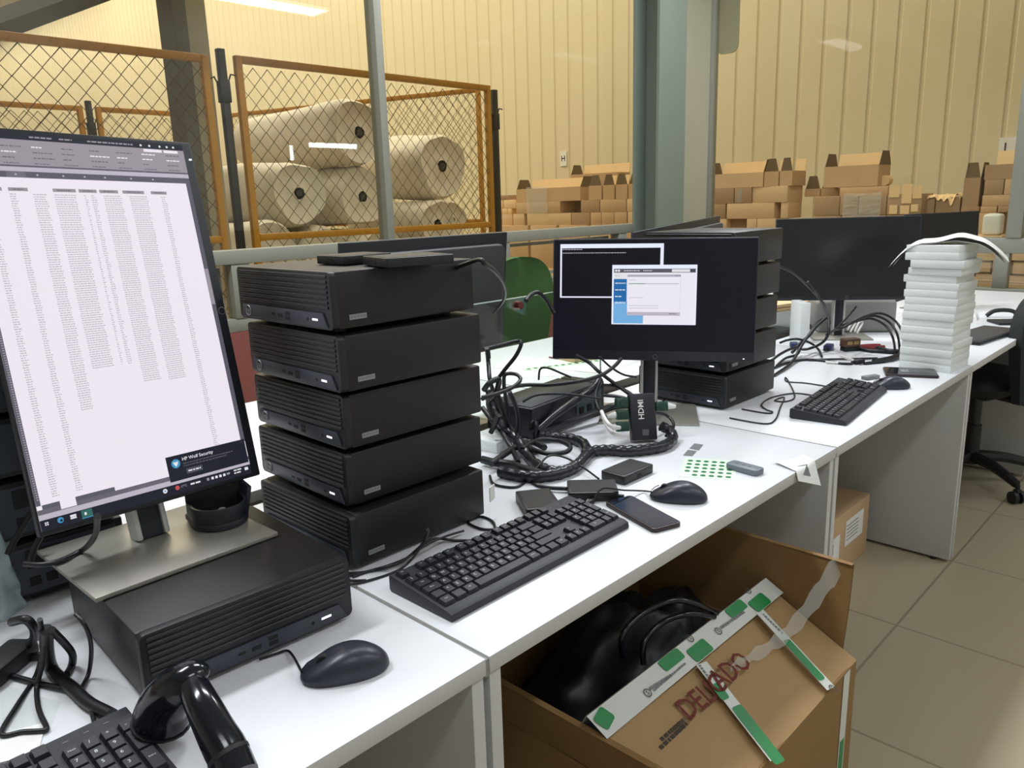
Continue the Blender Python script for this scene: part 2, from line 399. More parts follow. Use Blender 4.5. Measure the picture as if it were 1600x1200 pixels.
# ------------------------------------------------------------------ fence panels, posts
def fence_panel(p0, p1, ztop, label, zmid=1.18, zb=0.12, cell=0.108):
    p0, p1 = V(p0), V(p1); L = (p1 - p0).length; a = math.atan2(p1.y - p0.y, p1.x - p0.x)
    t = thing('wire_fence', label, 'fence', (p0.x, p0.y, 0), a, 'yellow wire fence panels')
    r = 0.024
    f = MB()
    for x in (r, L - r): MB().box(x - r, x + r, -r, r, zb, ztop, bev=0.006).build('stile', M['yellow'], t)
    for nm, z in (('top_rail', ztop - r), ('middle_rail', zmid), ('bottom_rail', zb + r)):
        MB().box(2 * r, L - 2 * r, -r, r, z - r, z + r, bev=0.006).build(nm, M['yellow'], t)
    wm = MB(); n = int((L - 2 * r) / cell) + 1; hz = cell * 1.12; zs = zb + r
    for i in range(n):
        pts = []; z = zs; k = 0
        while z < ztop - r:
            x = r + i * cell + (cell * 0.5 if k % 2 else -cell * 0.02); pts.append((min(max(x, r), L - r), 0.004 if k % 2 else -0.004, z)); z += hz / 2; k += 1
        wm.tube(pts, 0.0033, n=4)
        pts = [(min(max(2 * (r + i * cell) + cell - p[0] - 0, r), L - r) if False else min(max(r + i * cell + (cell * 0.5 if k % 2 else cell * 1.02), r), L - r), -p[1], p[2]) for k, p in enumerate(pts)]
        wm.tube(pts, 0.0033, n=4)
    wm.build('wire_mesh', M['wire'], t)
    # wire ties round the frame
    tb = MB()
    for i in range(int(L / 0.1)):
        x = 0.06 + i * 0.1
        tb.tube([(x, -r - .003, ztop - 2 * r - .004), (x + .02, -r - .004, ztop - r), (x + .03, 0, ztop + .003)], 0.003, n=4)
        tb.tube([(x, -r - .003, zmid - r - .004), (x + .02, -r - .004, zmid), (x + .03, 0, zmid + r + .003)], 0.003, n=4)
    tb.build('wire_ties', M['yellow'], t)
    return t
def fence_post(x, y, h, label):
    t = thing('fence_post', label, 'post', (x, y, 0), 0, 'black fence posts')
    MB().box(-.025, .025, -.025, .025, 0, h, bev=.004).build('post', M['post'], t)
    MB().box(-.035, .035, -.032, .032, h - .34, h - .20, bev=.005).build('clamp', M['post'], t)
    MB().tube([(-.1, 0, h - .2), (-.06, 0, h - .18), (-.03, 0, h - .24)], .006).tube([(.1, 0, h - .16), (.06, 0, h - .155), (.03, 0, h - .22)], .006).build('hook', M['post'], t)
FY = 4.5
fence_panel((-0.52, FY), (1.90, FY), 2.37, 'yellow framed wire fence panel at far left, above the portrait screen')
fence_panel((2.09, FY), (4.50, FY), 2.39, 'yellow framed wire fence panel in front of the white foam rolls')
fence_post(1.995, FY, 2.42, 'black fence post between the two front yellow panels')
fence_post(4.56, FY, 2.36, 'black fence post at the right end of the front yellow panel')
fence_panel((0.10, 7.62), (2.13, 7.62), 2.39, 'far yellow wire panel seen through the front left panel, left of the black post', cell=0.108)
fence_panel((2.24, 7.60), (3.05, 7.60), 2.39, 'narrow far yellow wire panel seen through the front left panel, right of its black post', cell=0.108)
fence_post(2.185, 7.61, 2.44, 'far black fence post between the two far yellow panels')
fence_post(3.13, 7.60, 2.36, 'far black fence post at the end of the narrow far panel, beside the steel column')
fence_panel((5.54, 5.69), (4.39, 9.16), 2.60, 'yellow wire panel closing the cage behind the foam rolls', cell=0.108)

# ------------------------------------------------------------------ foam rolls in the cage
def foam_roll(x, z, r, y, L, label, dx=0.0):
    t = thing('foam_roll', label, 'roll', (x, y, z - r), 0, 'white foam rolls in the fenced cage')
    rnd = random.Random(int(x * 977 + z * 131)); ph = [rnd.uniform(0, 6.28) for _ in range(4)]
    def fn(u, v):
        a = u * 2 * math.pi
        rr = r * (1 + .045 * math.sin(3 * a + ph[0] + 4 * v) + .03 * math.sin(5 * a + ph[1]) + .05 * noise.noise(V((math.cos(a) * 1.6 + ph[2], math.sin(a) * 1.6, v * 3))) + .018 * math.sin(9 * v + ph[2] + a))
        e = min(v, 1 - v) * L
        if e < .05: rr *= 1 - .09 * (1 - e / .05) ** 2
        return V((rr * math.cos(a) + dx * v, v * L, r + rr * math.sin(a)))
    b = MB(); b.grid(fn, 40, 26, closeu=True)
    def cap(vv):
        return lambda u, v: V(((fn(u, vv).x - dx * vv) * (1 - .8 * v) + dx * vv, vv * L + (.03 * math.sin(v * 2.6) * (1 if vv == 0 else -1)), r + (fn(u, vv).z - r) * (1 - .8 * v)))
    b.grid(lambda u, v: cap(0)(1 - u, v), 40, 8, closeu=True); b.grid(cap(1), 40, 8, closeu=True)
    b.build('roll_body', M['foam'], t, smooth=60)
    cr = .11 * r
    MB().cyl((0, -.002 + .012, r), (0, .14, r), cr, n=18).build('core', M['core'], t)
foam_roll(3.62, 2.02, .285, 5.25, 1.7, 'large white foam roll lying on top of the pile, left of the window mullion', -.1)
foam_roll(4.40, 1.73, .30, 5.05, 1.3, 'white foam roll right of the window mullion with its end towards the glass')
foam_roll(2.93, 1.50, .265, 5.20, 1.8, 'white foam roll at the lower left of the pile beside the black post', -.1)
foam_roll(3.64, 1.465, .262, 5.30, 1.5, 'white foam roll under the largest top roll, left of the mullion')
foam_roll(4.22, 1.20, .22, 4.95, 1.2, 'small white foam roll low behind the middle rail, right of the mullion')
foam_roll(4.72, 1.22, .19, 5.30, .9, 'small pale foam roll low at the right end of the cage')
foam_roll(2.58, 1.02, .26, 5.10, 1.6, 'white foam roll below the middle rail at the left of the pile')
foam_roll(3.14, .95, .265, 5.15, 1.6, 'white foam roll below the middle rail, second from the left')
foam_roll(3.70, .92, .265, 5.15, 1.6, 'white foam roll below the middle rail just left of the mullion')
foam_roll(2.75, .245, .24, 5.2, 1.5, 'white foam roll in the lowest layer of the pile, left one')
foam_roll(3.40, .255, .25, 5.2, 1.5, 'white foam roll in the lowest layer of the pile, middle one')
foam_roll(4.30, .66, .29, 5.2, 1.3, 'thick white foam roll at the bottom of the pile, under the small one')
foam_roll(3.96, .21, .20, 5.2, 1.3, 'white foam roll on the floor at the middle of the cage')
foam_roll(4.79, .83, .18, 5.3, .9, 'small foam roll under the pale one at the right end of the cage')
foam_roll(4.84, .31, .27, 5.2, 1.0, 'white foam roll on the floor at the right end of the cage')

# ------------------------------------------------------------------ cartons outside the end window
def carton(name_label, y0, y1, z0, z1, x=7.0, dep=.3, m='card', flaps='', rz=0.0, tape=False):
    """front at x, y0<y1 across, flaps: b back, l/r end flaps, B tall back"""
    t = thing('carton', name_label, 'box', (x + dep / 2, (y0 + y1) / 2, z0), rz, 'brown cartons stacked outside the windows')
    hw, hd, h = (y1 - y0) / 2, dep / 2, z1 - z0
    b = MB()
    if flaps:
        e = .004
        b.box(-hd, -hd + e, -hw, hw, 0, h).box(hd - e, hd, -hw, hw, 0, h).box(-hd + e, hd - e, -hw, -hw + e, 0, h).box(-hd + e, hd - e, hw - e, hw, 0, h).box(-hd + e, hd - e, -hw + e, hw - e, 0, e)
    else:
        b.box(-hd, hd, -hw, hw, 0, h, bev=.004)
        b.box(-.002, .002, -hw, hw, h, h + .0006, 1)
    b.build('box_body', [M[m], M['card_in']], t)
    fh = .12
    if 'b' in flaps:
        MB().box(0, .004, -hw + .01, hw - .01, 0, fh).build('flap', M['card_pale'], t, mx=Matrix.Translation((hd - .004, 0, h)) @ Matrix.Rotation(R(14), 4, 'Y'))
    for ch, s in (('l', 1), ('r', -1)):
        if ch in flaps:
            p = MB().prism([(-hd + .004, 0), (hd - .004, 0), (hd * .55, fh), (-hd * .55, fh)], 0, .004)
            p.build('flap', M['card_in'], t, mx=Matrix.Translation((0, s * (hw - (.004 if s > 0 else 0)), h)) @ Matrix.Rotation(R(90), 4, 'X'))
        if ch.upper() in flaps: pass
    if 'f' in flaps:      # end flap standing above a narrow front
        MB().prism([(-hw + .005, 0), (hw - .005, 0), (hw * .5, fh), (-hw * .5, fh)], 0, .004).build('flap', M['card_in'], t, mx=Matrix(((0, 0, 1, -hd + .006), (1, 0, 0, 0), (0, 1, 0, h), (0, 0, 0, 1))))
    if tape:
        MB().box(-hd - .001, -hd, hw * .1, hw * .7, -.0 + .01, h - .01).build('tape', M['film'], t)
    return t
def Y(px, py, x): return atX(px, py, x).y
def row(z0, z1, py, x, items, ox, sc):
    for it in items:
        a, b, lab = it[:3]; kw = it[3] if len(it) > 3 else {}
        ya, yb = Y(ox + a / sc, py, kw.get('x', x)), Y(ox + b / sc, py, kw.get('x', x))
        carton(lab, yb, ya - .004, z0, z1, x=kw.get('x', x), **{k: v for k, v in kw.items() if k != 'x'})
X1 = 6.9
zt = [atX(880, q, X1).z for q in (352, 333, 314, 292.5, 272)]
LB = zt[0]
row(zt[2], zt[3], 304, X1, [
    (185, 880, 'long open carton on the left carton stack with end flaps raised at both ends', dict(flaps='blr', tape=False)),
    (892, 968, 'short plain carton wedged in the second layer below the topmost open carton', dict(m='card3', x=7.15)),
    (970, 1112, 'open carton with an arched end flap, third from the grey column', dict(flaps='fb')),
    (1125, 1252, 'open carton with a tall end flap, second from the grey column', dict(flaps='fb')),
    (1265, 1392, 'open carton with a tall end flap, nearest left of the grey column', dict(flaps='fb')),
    (1402, 1560, 'open carton half hidden behind the grey column', dict(flaps='fb'))], 780, 6.957)
row(zt[3], zt[4], 282, X1 + .25, [(775, 1290, 'topmost open carton under the letter H sign with pale back flap', dict(flaps='bl', x=7.25, dep=.25))], 780, 6.957)
row(zt[1], zt[2], 323, X1, [
    (183, 662, 'carton in the second layer of the left stack under the long open carton', dict(m='card')),
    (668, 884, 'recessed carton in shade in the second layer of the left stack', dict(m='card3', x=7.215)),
    (886, 1090, 'dark brown carton right of the shaded gap in the left stack', dict(m='card3')),
    (1094, 1378, 'wide carton below the tall flaps beside the grey column', dict(m='card')),
    (1384, 1560, 'carton in the second layer half hidden by the grey column', dict(m='card2'))], 780, 6.957)
row(zt[0], zt[1], 342, X1, [
    (150, 272, 'narrow carton at the left foot of the left carton stack', dict(m='card2')),
    (300, 780, 'long carton in the lowest visible layer above the window rail', dict(m='card2', dep=.6)),
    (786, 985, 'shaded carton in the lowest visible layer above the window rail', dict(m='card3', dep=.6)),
    (990, 1108, 'carton in the lowest layer, first right of the shaded one', dict(m='card')),
    (1110, 1248, 'carton in the lowest layer, second right of the shaded one', dict(m='card')),
    (1250, 1384, 'carton in the lowest layer, third right of the shaded one', dict(m='card')),
    (1394, 1560, 'carton in the lowest layer beside the foot of the grey column', dict(m='card2'))], 780, 6.957)
ya, yb = Y(780 + 520 / 6.957, 310, X1 - .02), Y(780 + 295 / 6.957, 310, X1 - .02)
fs = MB().grid(lambda u, v: V((X1 - .014 - .012 * abs(noise.noise(V((u * 5, v * 6, 3)))), ya + (yb - ya) * u, zt[1] + (zt[3] + .02 - zt[1]) * v)), 16, 20)  # thin whitish see-through layer over two carton rows
tag(fs.build('whitish_patch', M['film'], smooth=80), 'whitish translucent patch on the front of the long open carton', 'plastic film')
# small flat cartons left of the stack, right of the fence
X2 = 7.0
zs = [atX(790, q, X2).z for q in (352, 343, 334.5, 326, 312.5, 305)]
row(zs[2], zs[3], 330, X2, [(-90, 28, 'small pale carton in the upper low row beside the fence, left', dict(m='card_pale')), (30, 88, 'small pale carton in the upper low row beside the fence, middle', dict(m='card_pale')), (90, 136, 'small pale carton in the upper low row beside the fence, right', dict(m='card_pale'))], 780, 6.957)
row(zs[3], zs[4], 319, X2, [(-90, 42, 'small carton with pale top on the low rows beside the fence, left', dict(m='card_pale')), (46, 182, 'small carton with pale top on the low rows beside the fence, right', dict(m='card_pale'))], 780, 6.957)
row(zs[4], zs[5], 309, X2, [(-90, 102, 'thin brown carton topmost beside the right end of the fence', dict(m='card3'))], 780, 6.957)
row(zs[0], zs[2], 343, X2, [(-90, 26, 'carton low beside the fence post, left of two', dict(m='card2')), (28, 140, 'carton low beside the fence post, right of two', dict(m='card2'))], 780, 6.957)
# tall cartons that carry the left stacks
for k, (a, b, l) in enumerate([(-90, 330, 'large pale carton at floor level under the small cartons beside the fence'), (340, 640, 'large carton at floor level through the low pane left of the green chair'), (650, 980, 'large carton at floor level seen through the low pane above the green chair'), (990, 1560, 'large carton at floor level behind the grey column')]):
    ya, yb = Y(780 + a / 6.957, 352, X1), Y(780 + b / 6.957, 352, X1)
    carton(l, yb, ya - .01, 0, min(LB, zs[0]) * .5, x=X1 - .05, dep=.5, m='card2')
    carton(l.replace('at floor level', 'standing on the floor-level carton'), yb + .01, ya - .02, min(LB, zs[0]) * .5, LB if k else zs[0], x=X1 - .03, dep=.5, m='card')

X3 = 6.7
zr = [atX(1150, q, X3).z for q in (366, 342, 318, 293.5, 271, 258)]
row(zr[3], zr[4], 282, X3, [
    (90, 212, 'open carton at the left end of the right stack beside the grey column', dict(flaps='fb')),
    (215, 752, 'long open carton on top of the right stack with flaps at both ends', dict(flaps='blr', m='card2')),
    (760, 900, 'open carton beside the long one on top of the right stack', dict(flaps='fb')),
    (908, 1032, 'open carton right of the window reflection on the right stack', dict(flaps='fb'))], 1070, 6.154)
row(zr[2], zr[3], 306, X3, [
    (90, 470, 'carton wrapped in shiny film in the second layer by the grey column', dict(m='card3', tape=True)),
    (475, 640, 'short carton with a film highlight in the second layer of the right stack', dict(m='card3', tape=True)),
    (648, 998, 'slightly turned carton in the second layer of the right stack', dict(m='card2', rz=-.06))], 1070, 6.154)
row(zr[1], zr[2], 330, X3, [
    (85, 228, 'carton in the third layer next to the grey column, left of two', dict(m='card3')),
    (232, 388, 'carton in the third layer next to the grey column, right of two', dict(m='card3')),
    (400, 858, 'long carton in the third layer above the black computer tower', dict(m='card2')),
    (866, 914, 'shaded narrow carton in the third layer', dict(m='card_in', x=6.85)),  # fills a dark gap; its shade is put into the board colour
    (918, 992, 'narrow carton at the right end of the third layer', dict(m='card2'))], 1070, 6.154)
row(zr[0], zr[1], 352, X3, [
    (85, 305, 'carton in the fourth layer behind the tilted monitor top', dict(m='card3')),
    (310, 400, 'narrow carton in the fourth layer above the computer tower', dict(m='card2')),
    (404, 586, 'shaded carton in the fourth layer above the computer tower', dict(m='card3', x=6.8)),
    (590, 688, 'carton in the fourth layer right of the shaded one', dict(m='card2')),
    (690, 872, 'carton in the fourth layer beside the large dark monitor', dict(m='card2'))], 1070, 6.154)
# stretch-wrapped pallet load and what lies on it
X4 = 6.55
zp = [atX(1350, q, X4).z for q in (360, 336, 311.5, 283)]
row(zp[1], zp[2] + .035, 322, X4, [
    (-155, 60, 'upper carton of the film-wrapped pallet, left one', dict(m='card3')),
    (62, 215, 'upper carton of the film-wrapped pallet under the crumpled film, second from left', dict(m='card3')),
    (218, 450, 'upper carton of the film-wrapped pallet, third from left', dict(m='card3')),
    (454, 745, 'upper carton of the film-wrapped pallet with pale tape marks, right one', dict(m='card3'))], 1300, 5.333)
row(zp[0], zp[1] - .003, 348, X4, [
    (-155, 70, 'lower carton of the film-wrapped pallet, left one', dict(m='card3')),
    (74, 445, 'lower carton of the film-wrapped pallet, middle one', dict(m='card3')),
    (449, 740, 'lower carton of the film-wrapped pallet, right one', dict(m='card3'))], 1300, 5.333)
ztop = zp[2] + .035
row(ztop, ztop + .075, 300, X4, [(-230, -100, 'open carton with arched flap behind the wrapped pallet, left', dict(flaps='f', x=7.0)), (-95, 50, 'open carton with an arched flap behind the wrapped pallet, right', dict(flaps='f', x=7.0)), (60, 465, 'flat carton lying on the wrapped pallet', dict(m='card', x=6.75))], 1300, 5.333)
row(ztop + .078, ztop + .265, 272, X4, [(-70, 385, 'topmost open carton above the wrapped pallet with a pale front flap', dict(m='card', flaps='blr', x=6.75))], 1300, 5.333)
p = atX(1300 + 408 / 5.333, 270, 6.76)
t = thing('tape_roll', 'small pale roll standing beside the topmost carton over the wrapped pallet', 'roll', (6.9, p.y, ztop + .078))
MB().lathe([(.025, -.05), (.045, -.05), (.045, .05), (.025, .05), (.025, -.05)], n=20, mx=Matrix.Translation((0, 0, .045)) @ Matrix.Rotation(R(90), 4, 'Y')).build('tape_ring', M['card_pale'], t)
# crumpled film over the pallet
fl = MB(); ya, yb = Y(1300 + 90 / 5.333, 320, X4 - .02), Y(1300 + 405 / 5.333, 320, X4 - .02)
fl.grid(lambda u, v: V((X4 - .012 - .012 * abs(noise.noise(V((u * 3, v * 14, 1.7)))), ya + (yb - ya) * u, zp[0] + .02 + (ztop - zp[0]) * v + .015 * noise.noise(V((u * 4, 0, v * 3))))), 24, 40)
tag(fl.build('stretch_film', M['film'], smooth=80), 'crumpled clear stretch film over the wrapped pallet cartons', 'plastic film')
pt = MB()
for a, b, c, d in ((480, 560, 375, 470), (480, 540, 535, 610), (590, 660, 360, 520), (680, 745, 375, 480), (570, 640, 540, 610), (660, 715, 530, 590)):
    q0, q1 = atX(1300 + a / 5.333, 220 + c / 5.333, X4 - .004), atX(1300 + b / 5.333, 220 + d / 5.333, X4 - .004)
    pt.box(X4 - .006, X4 - .003, q1.y, q0.y, q1.z, q0.z)
tag(pt.build('tape_strips', M['card_pale'], smooth=0), 'pale paper tape strips on the right end of the wrapped pallet', 'tape', kind='stuff')
# right-hand stacks up to and beyond the end window post
zq = [atX(1560, q, X3).z for q in (332, 322, 304.5, 280, 257)]
row(zq[3], zq[4], 268, X3, [(1268, 1640, 'open carton under the letter J sign on the rightmost stack', dict(flaps='b', m='card3'))], 1300, 5.333)
row(zq[2], zq[3], 292, X3, [(1264, 1428, 'carton in the second layer of the rightmost stack, left', dict(m='card3')), (1432, 1640, 'carton in the second layer of the rightmost stack by the post', dict(m='card'))], 1300, 5.333)
row(zq[1], zq[2], 313, X3, [(1246, 1640, 'long carton in the third layer of the rightmost stack', dict(m='card'))], 1300, 5.333)
row(zq[0], zq[1], 327, X3, [(1232, 1372, 'carton in the fourth layer of the rightmost stack, left', dict(m='card')), (1376, 1640, 'carton in the fourth layer of the rightmost stack, right', dict(m='card3'))], 1300, 5.333)
row(zq[1], zq[3] + .02, 305, X3, [(1085, 1225, 'small open carton left of the rightmost stack', dict(flaps='flr', m='card3', dep=.25))], 1300, 5.333)
row(zq[0], zq[1], 327, X3, [(1070, 1226, 'carton under the small open carton by the rightmost stack', dict(m='card3'))], 1300, 5.333)
zc = atX(1450, 309, X3).z
row(zq[0], zc, 320, X3, [(752, 855, 'red-brown carton under the crumpled pale sheet', dict(m='card3')), (858, 1066, 'long carton under the crumpled pale sheet, beside the small open carton', dict(m='card3'))], 1300, 5.333)
ya, yb = Y(1300 + 745 / 5.333, 305, X3), Y(1300 + 1075 / 5.333, 305, X3)
sh = MB().grid(lambda u, v: V((X3 - .02 + .3 * v, ya + (yb - ya) * u, zc + .015 + .035 * abs(noise.noise(V((u * 5, v * 3, 4)))) - .10 * max(0, .1 - v) * (4 + 8 * noise.noise(V((u * 7, 0, 1)))))), 40, 16)
tag(sh.build('crumpled_sheet', M['card_pale'], smooth=80), 'crumpled pale cream sheet draped over cartons near the small open carton', 'sheet')
# cartons that carry the right-hand stacks, glimpsed through the low panes
for k, (ox, sc, a, b, zz, xx, l) in enumerate([
    (1070, 6.154, 85, 590, zr[0], X3, 'large carton at floor level behind the computer tower'), (1070, 6.154, 596, 992, zr[0], X3, 'large carton at floor level behind the large dark monitor'),
    (1300, 5.333, -155, 290, zp[0] - .004, X4, 'large carton under the wrapped pallet, left'), (1300, 5.333, 294, 742, zp[0] - .004, X4, 'large carton under the wrapped pallet, right'),
    (1300, 5.333, 752, 1060, zq[0], X3, 'large carton under the crumpled pale sheet'), (1300, 5.333, 1066, 1372, zq[0], X3, 'large carton under the rightmost stack seen left of the end window post')]):
    ya, yb = Y(ox + a / sc, 350, xx), Y(ox + b / sc, 350, xx)
    carton(l, yb, ya - .006, 0, zz - .002, x=xx - .02, dep=.5, m='card')
# cartons with square cut-outs behind the low end panes
def cutout(px0, px1, py0, py1, a, lab):
    x = 5.6; p, q = atX(px0, py1, x), atX(px1, py0, x); ym = 410
    y0, y1 = atX(px1, ym, x).y, atX(px0, ym, x).y
    t = thing('carton', lab, 'box', (x + .15, (y0 + y1) / 2, 0), 0, 'brown cartons stacked outside the windows')
    hw = (y1 - y0) / 2
    MB().box(-.15, .15, -hw, hw, 0, q.z, bev=.004).build('box_body', M['card'], t)
    p0, p1 = atX(a[0], a[3], x), atX(a[1], a[2], x); m_ = (y0 + y1) / 2
    f = MB(); w_ = .012; ya, yb, za, zb = p1.y - m_, p0.y - m_, p0.z, p1.z
    for r_ in ((ya, yb, za, za + w_), (ya, yb, zb - w_, zb), (ya, ya + w_, za, zb), (yb - w_, yb, za, zb)): f.box(-.153, -.15, r_[0], r_[1], r_[2], r_[3])
    f.build('window_edge', M['card_in'], t)
    MB().box(-.153, -.15, ya - .02, yb + .02, za - .05, za - .044).build('seam', M['card_pale'], t)
JUG_Z = atX(1535, 369, 5.6).z
cutout(1508, 1561, 369, 449, (1523, 1552, 407, 427), 'carton with a square cut-out behind the low pane left of the end window post')
cutout(1569, 1650, 385, 449, (1578, 1640, 408, 430), 'carton with a square cut-out behind the low pane right of the end window post')
row(atX(1595, 374, X3).z, atX(1595, 345, X3).z, 360, X3, [(1508 , 1780, 'carton just right of the end window post above the window rail', dict(m='card3')), ], 1300, 5.333)
row(atX(1595, 345, X3).z, atX(1595, 322, X3).z, 335, X3, [(1645, 1780, 'carton right of the end window post, second layer above the rail', dict(m='card')), ], 1300, 5.333)
row(0, atX(1595, 374, X3).z, 374, X3, [(1400, 1790, 'large carton at floor level right of the end window post', dict(m='card', dep=.4)), ], 1300, 5.333)
# white jug on the cut-out carton
p, q, l, r = atX(1550, 369, 5.75), atX(1550, 334, 5.75), atX(1536, 369, 5.75), atX(1565, 369, 5.75)
t = thing('plastic_jug', 'whitish plastic canister behind the end window, left of its post', 'jug', (5.75, p.y, JUG_Z))
MB().box(-.06, .06, -(l.y - r.y) / 2, (l.y - r.y) / 2, 0, q.z - JUG_Z, bev=.022, seg=4).build('jug_body', M['jug'], t)
MB().cyl((0, 0, q.z - JUG_Z), (0, 0, q.z - JUG_Z + .004), .03).build('jug_cap', M['jug'], t)

# ------------------------------------------------------------------ desks
DL, DD, TT = 1.2, 0.78, 0.026
def desk(x0, y0, facing, label, width=DL):
    """front edge at y0; facing -1: user on the -y side"""
    t = thing('desk', label, 'desk', (x0, y0, 0), 0, 'white office desks')
    s = 1 if facing < 0 else -1
    Yb = lambda a, b: (min(s * a, s * b), max(s * a, s * b))
    g = .0035
    a, b = Yb(0.0, DD)
    top = MB().box(g, width - g, a, b, ZD - TT, ZD, 0, bev=.0015)
    top.bm.normal_update()
    for f in top.bm.faces:
        if abs(f.normal.z) < .7: f.material_index = 1
    top.build('desk_top', [M['desk'], M['desk_edge']], t)
    for x in (.006, width - .006 - .022):
        a, b = Yb(.004, DD - .02)
        p = MB().box(x, x + .022, a, b, .012, ZD - TT, 0, bev=.001)
        p.bm.normal_update()
        for f in p.bm.faces:
            if abs(f.normal.x) < .7: f.material_index = 1
        p.build('side_panel', [M['panel'], M['desk_edge']], t)
        MB().cyl((x + .011, s * .06, 0), (x + .011, s * .06, .012), .012, n=10).cyl((x + .011, s * (DD - .1), 0), (x + .011, s * (DD - .1), .012), .012, n=10).build('glides', M['black_pl'], t)
    a, b = Yb(DD - .12, DD - .10)
    MB().box(.028, width - .028, a, b, .28, ZD - TT).build('modesty_panel', M['panel'], t)
    return t
desk(-1.2, 0, -1, 'nearest white desk, carrying the portrait monitor and a loose mouse')
desk(0, 0, -1, 'white desk with the near keyboard and the stack of five black computers')
desk(1.2, 0, -1, 'white desk with the far keyboard and the tower of white boxes')
desk(2.4, 0, -1, 'white desk in the near row beside the black office chair')
OY = 2 * DD + .08
desk(-1.2, OY, 1, 'white desk of the back row behind the portrait monitor')
desk(0, OY, 1, 'white desk of the back row in front of the green chair')
desk(1.2, OY, 1, 'white desk of the back row behind the second computer tower')
desk(2.4, OY, 1, 'white desk of the back row behind the large powered-off monitor')
desk(3.6, 0, -1, 'white desk at the far end of the near row, under the end window')
desk(3.6, OY, 1, 'white desk of the back row at the far end')
sbox('trim_10', (-.0042, .0042, .002, DD, ZD - .03, ZD - .0035), M['grey_metal'])
# glass divider between the rows
t = thing('glass_divider', 'clear glass desk divider in front of the green chair', 'divider', (0.15, DD + .04, ZD))
MB().box(0, 1.17, -.003, .003, .022, .345, bev=.001).build('glass_sheet', M['glass_desk'], t, smooth=0)
MB().box(0, 1.17, -.003, .003, .345, .3475).box(1.17, 1.1715, -.003, .003, .022, .3475).build('polished_edge', M['glass_edge'], t, smooth=0)
for x in (.12, .79, 1.10):
    MB().box(x - .015, x + .015, -.012, .012, 0, .05, bev=.002).build('clamp', M['silver'], t)
MB().cyl((.79, -.012, .325), (.79, .012, .325), .011, n=16).build('screw_cap', M['sgreen'], t)

# ------------------------------------------------------------------ computers
PD, PW, PH = .312, .300, .0935
def make_pc(label, group):
    t = thing('desktop_computer', label, 'computer', (0, 0, 0), 0, group)
    z0 = .008; z1 = z0 + PH
    MB().box(.012, PD, 0, PW, z0, z1, bev=.004).build('case', M['pc'], t)
    f = MB()
    f.prism(rrect(0, PW, z0, z1, .009), 0, .014, 0, mx=Matrix(((0, 0, 1, 0), (1, 0, 0, 0), (0, 1, 0, 0), (0, 0, 0, 1))), bev=.0015)
    z = z0 + .034
    while z < z1 - .006:
        f.box(-.0022, .001, .008, PW - .008, z, z + .0052, 0, bev=.001, seg=1); z += .0082
    f.build('front_panel', M['pc_front'], t)
    s = MB().prism([(.012, z0 + .004), (PW - .01, z0 + .004), (PW - .016, z0 + .027), (.024, z0 + .027)], -.003, .001, mx=Matrix(((0, 0, 1, 0), (1, 0, 0, 0), (0, 1, 0, 0), (0, 0, 0, 1))), bev=.0006)
    st = s.build('port_strip', M['pc_strip'], t)
    X = -.0034
    for y, w_, zz, h in ((.130, .014, .012, .006), (.130, .014, .020, .006), (.155, .014, .015, .006), (.176, .010, .016, .004)):
        MB().box(X, X + .001, y - w_ / 2, y + w_ / 2, z0 + zz - h / 2, z0 + zz + h / 2).build('usb_port', M['pc_slot'], st, smooth=0)
    MB().cyl((X, .068, z0 + .015), (X + .002, .068, z0 + .015), .003, n=10).build('audio_jack', M['pc_slot'], st)
    MB().box(X, X + .001, .038, .054, z0 + .014, z0 + .0175, bev=.0003).build('power_light', M['led'], st, smooth=0)
    lg = MB(); ctr = V((X, PW - .036, z0 + .016))
    lg.tube([ctr + V((0, .009 * math.cos(a * .3142), .009 * math.sin(a * .3142))) for a in range(20)], .0009, n=5, closed=True)
    lg.text('hp', .012, frame_mx(ctr + V((-.0004, 0, .0006)), (0, -1, .0), (0, 0, 1)))
    lg.build('round_badge', M['grey_metal'], st, smooth=0)
    lb = MB().box(.032, .066, -.0006, .0005, z0 + .014, z0 + .0225, 0)
    for k in range(5): lb.box(.034 + k * .0062, .0385 + k * .0062, -.0009, -.0005, z0 + .0165, z0 + .0205, 1)
    lb.build('side_label', [M['grey_metal'], M['grey_label']], t, smooth=0)
    for x in (.04, PD - .04):
        for y in (.04, PW - .04): MB().cyl((x, y, 0), (x, y, z0), .011, n=12).build('foot', M['rubber'], t)
    # rear: perforated sheet and sockets
    r = MB(); X = PD
    r.box(X, X + .0012, .012, PW - .012, z0 + .008, z1 - .008, 0)
    for i in range(12):
        for j in range(6): r.box(X + .0011, X + .0016, .03 + i * .008, .0345 + i * .008, z0 + .02 + j * .01, z0 + .0265 + j * .01, 1)
    for k in range(5): r.box(X + .001, X + .003, .15 + k * .024, .166 + k * .024, z0 + .02, z0 + .034, 1)
    r.box(X + .001, X + .003, .15, .2, z0 + .05, z0 + .08, 1)
    r.build('rear_panel', [M['pc_strip'], M['pc_slot']], t, smooth=0)
    return t
names = ['bottom computer of the black stack of five beside the near keyboard', 'second computer from the bottom in the black stack of five', 'middle computer of the black stack of five',
         'fourth computer from the bottom in the black stack of five', 'top computer of the black stack of five, carrying two flat boxes']
st1 = [(.026, .352, 0.003), (.040, .372, -.010), (.042, .368, -.005), (.032, .353, -.008), (.030, .360, .008)]
PZ = .008 + PH + .0006
pc = None
for i, (x, y, a) in enumerate(st1):
    if pc is None:
        pc = make_pc(names[0], 'black desktop computers'); pc.location = (x, y, ZD); pc.rotation_euler = (0, 0, a)
    else: dup(pc, (x, y, ZD + i * PZ), a, names[i])
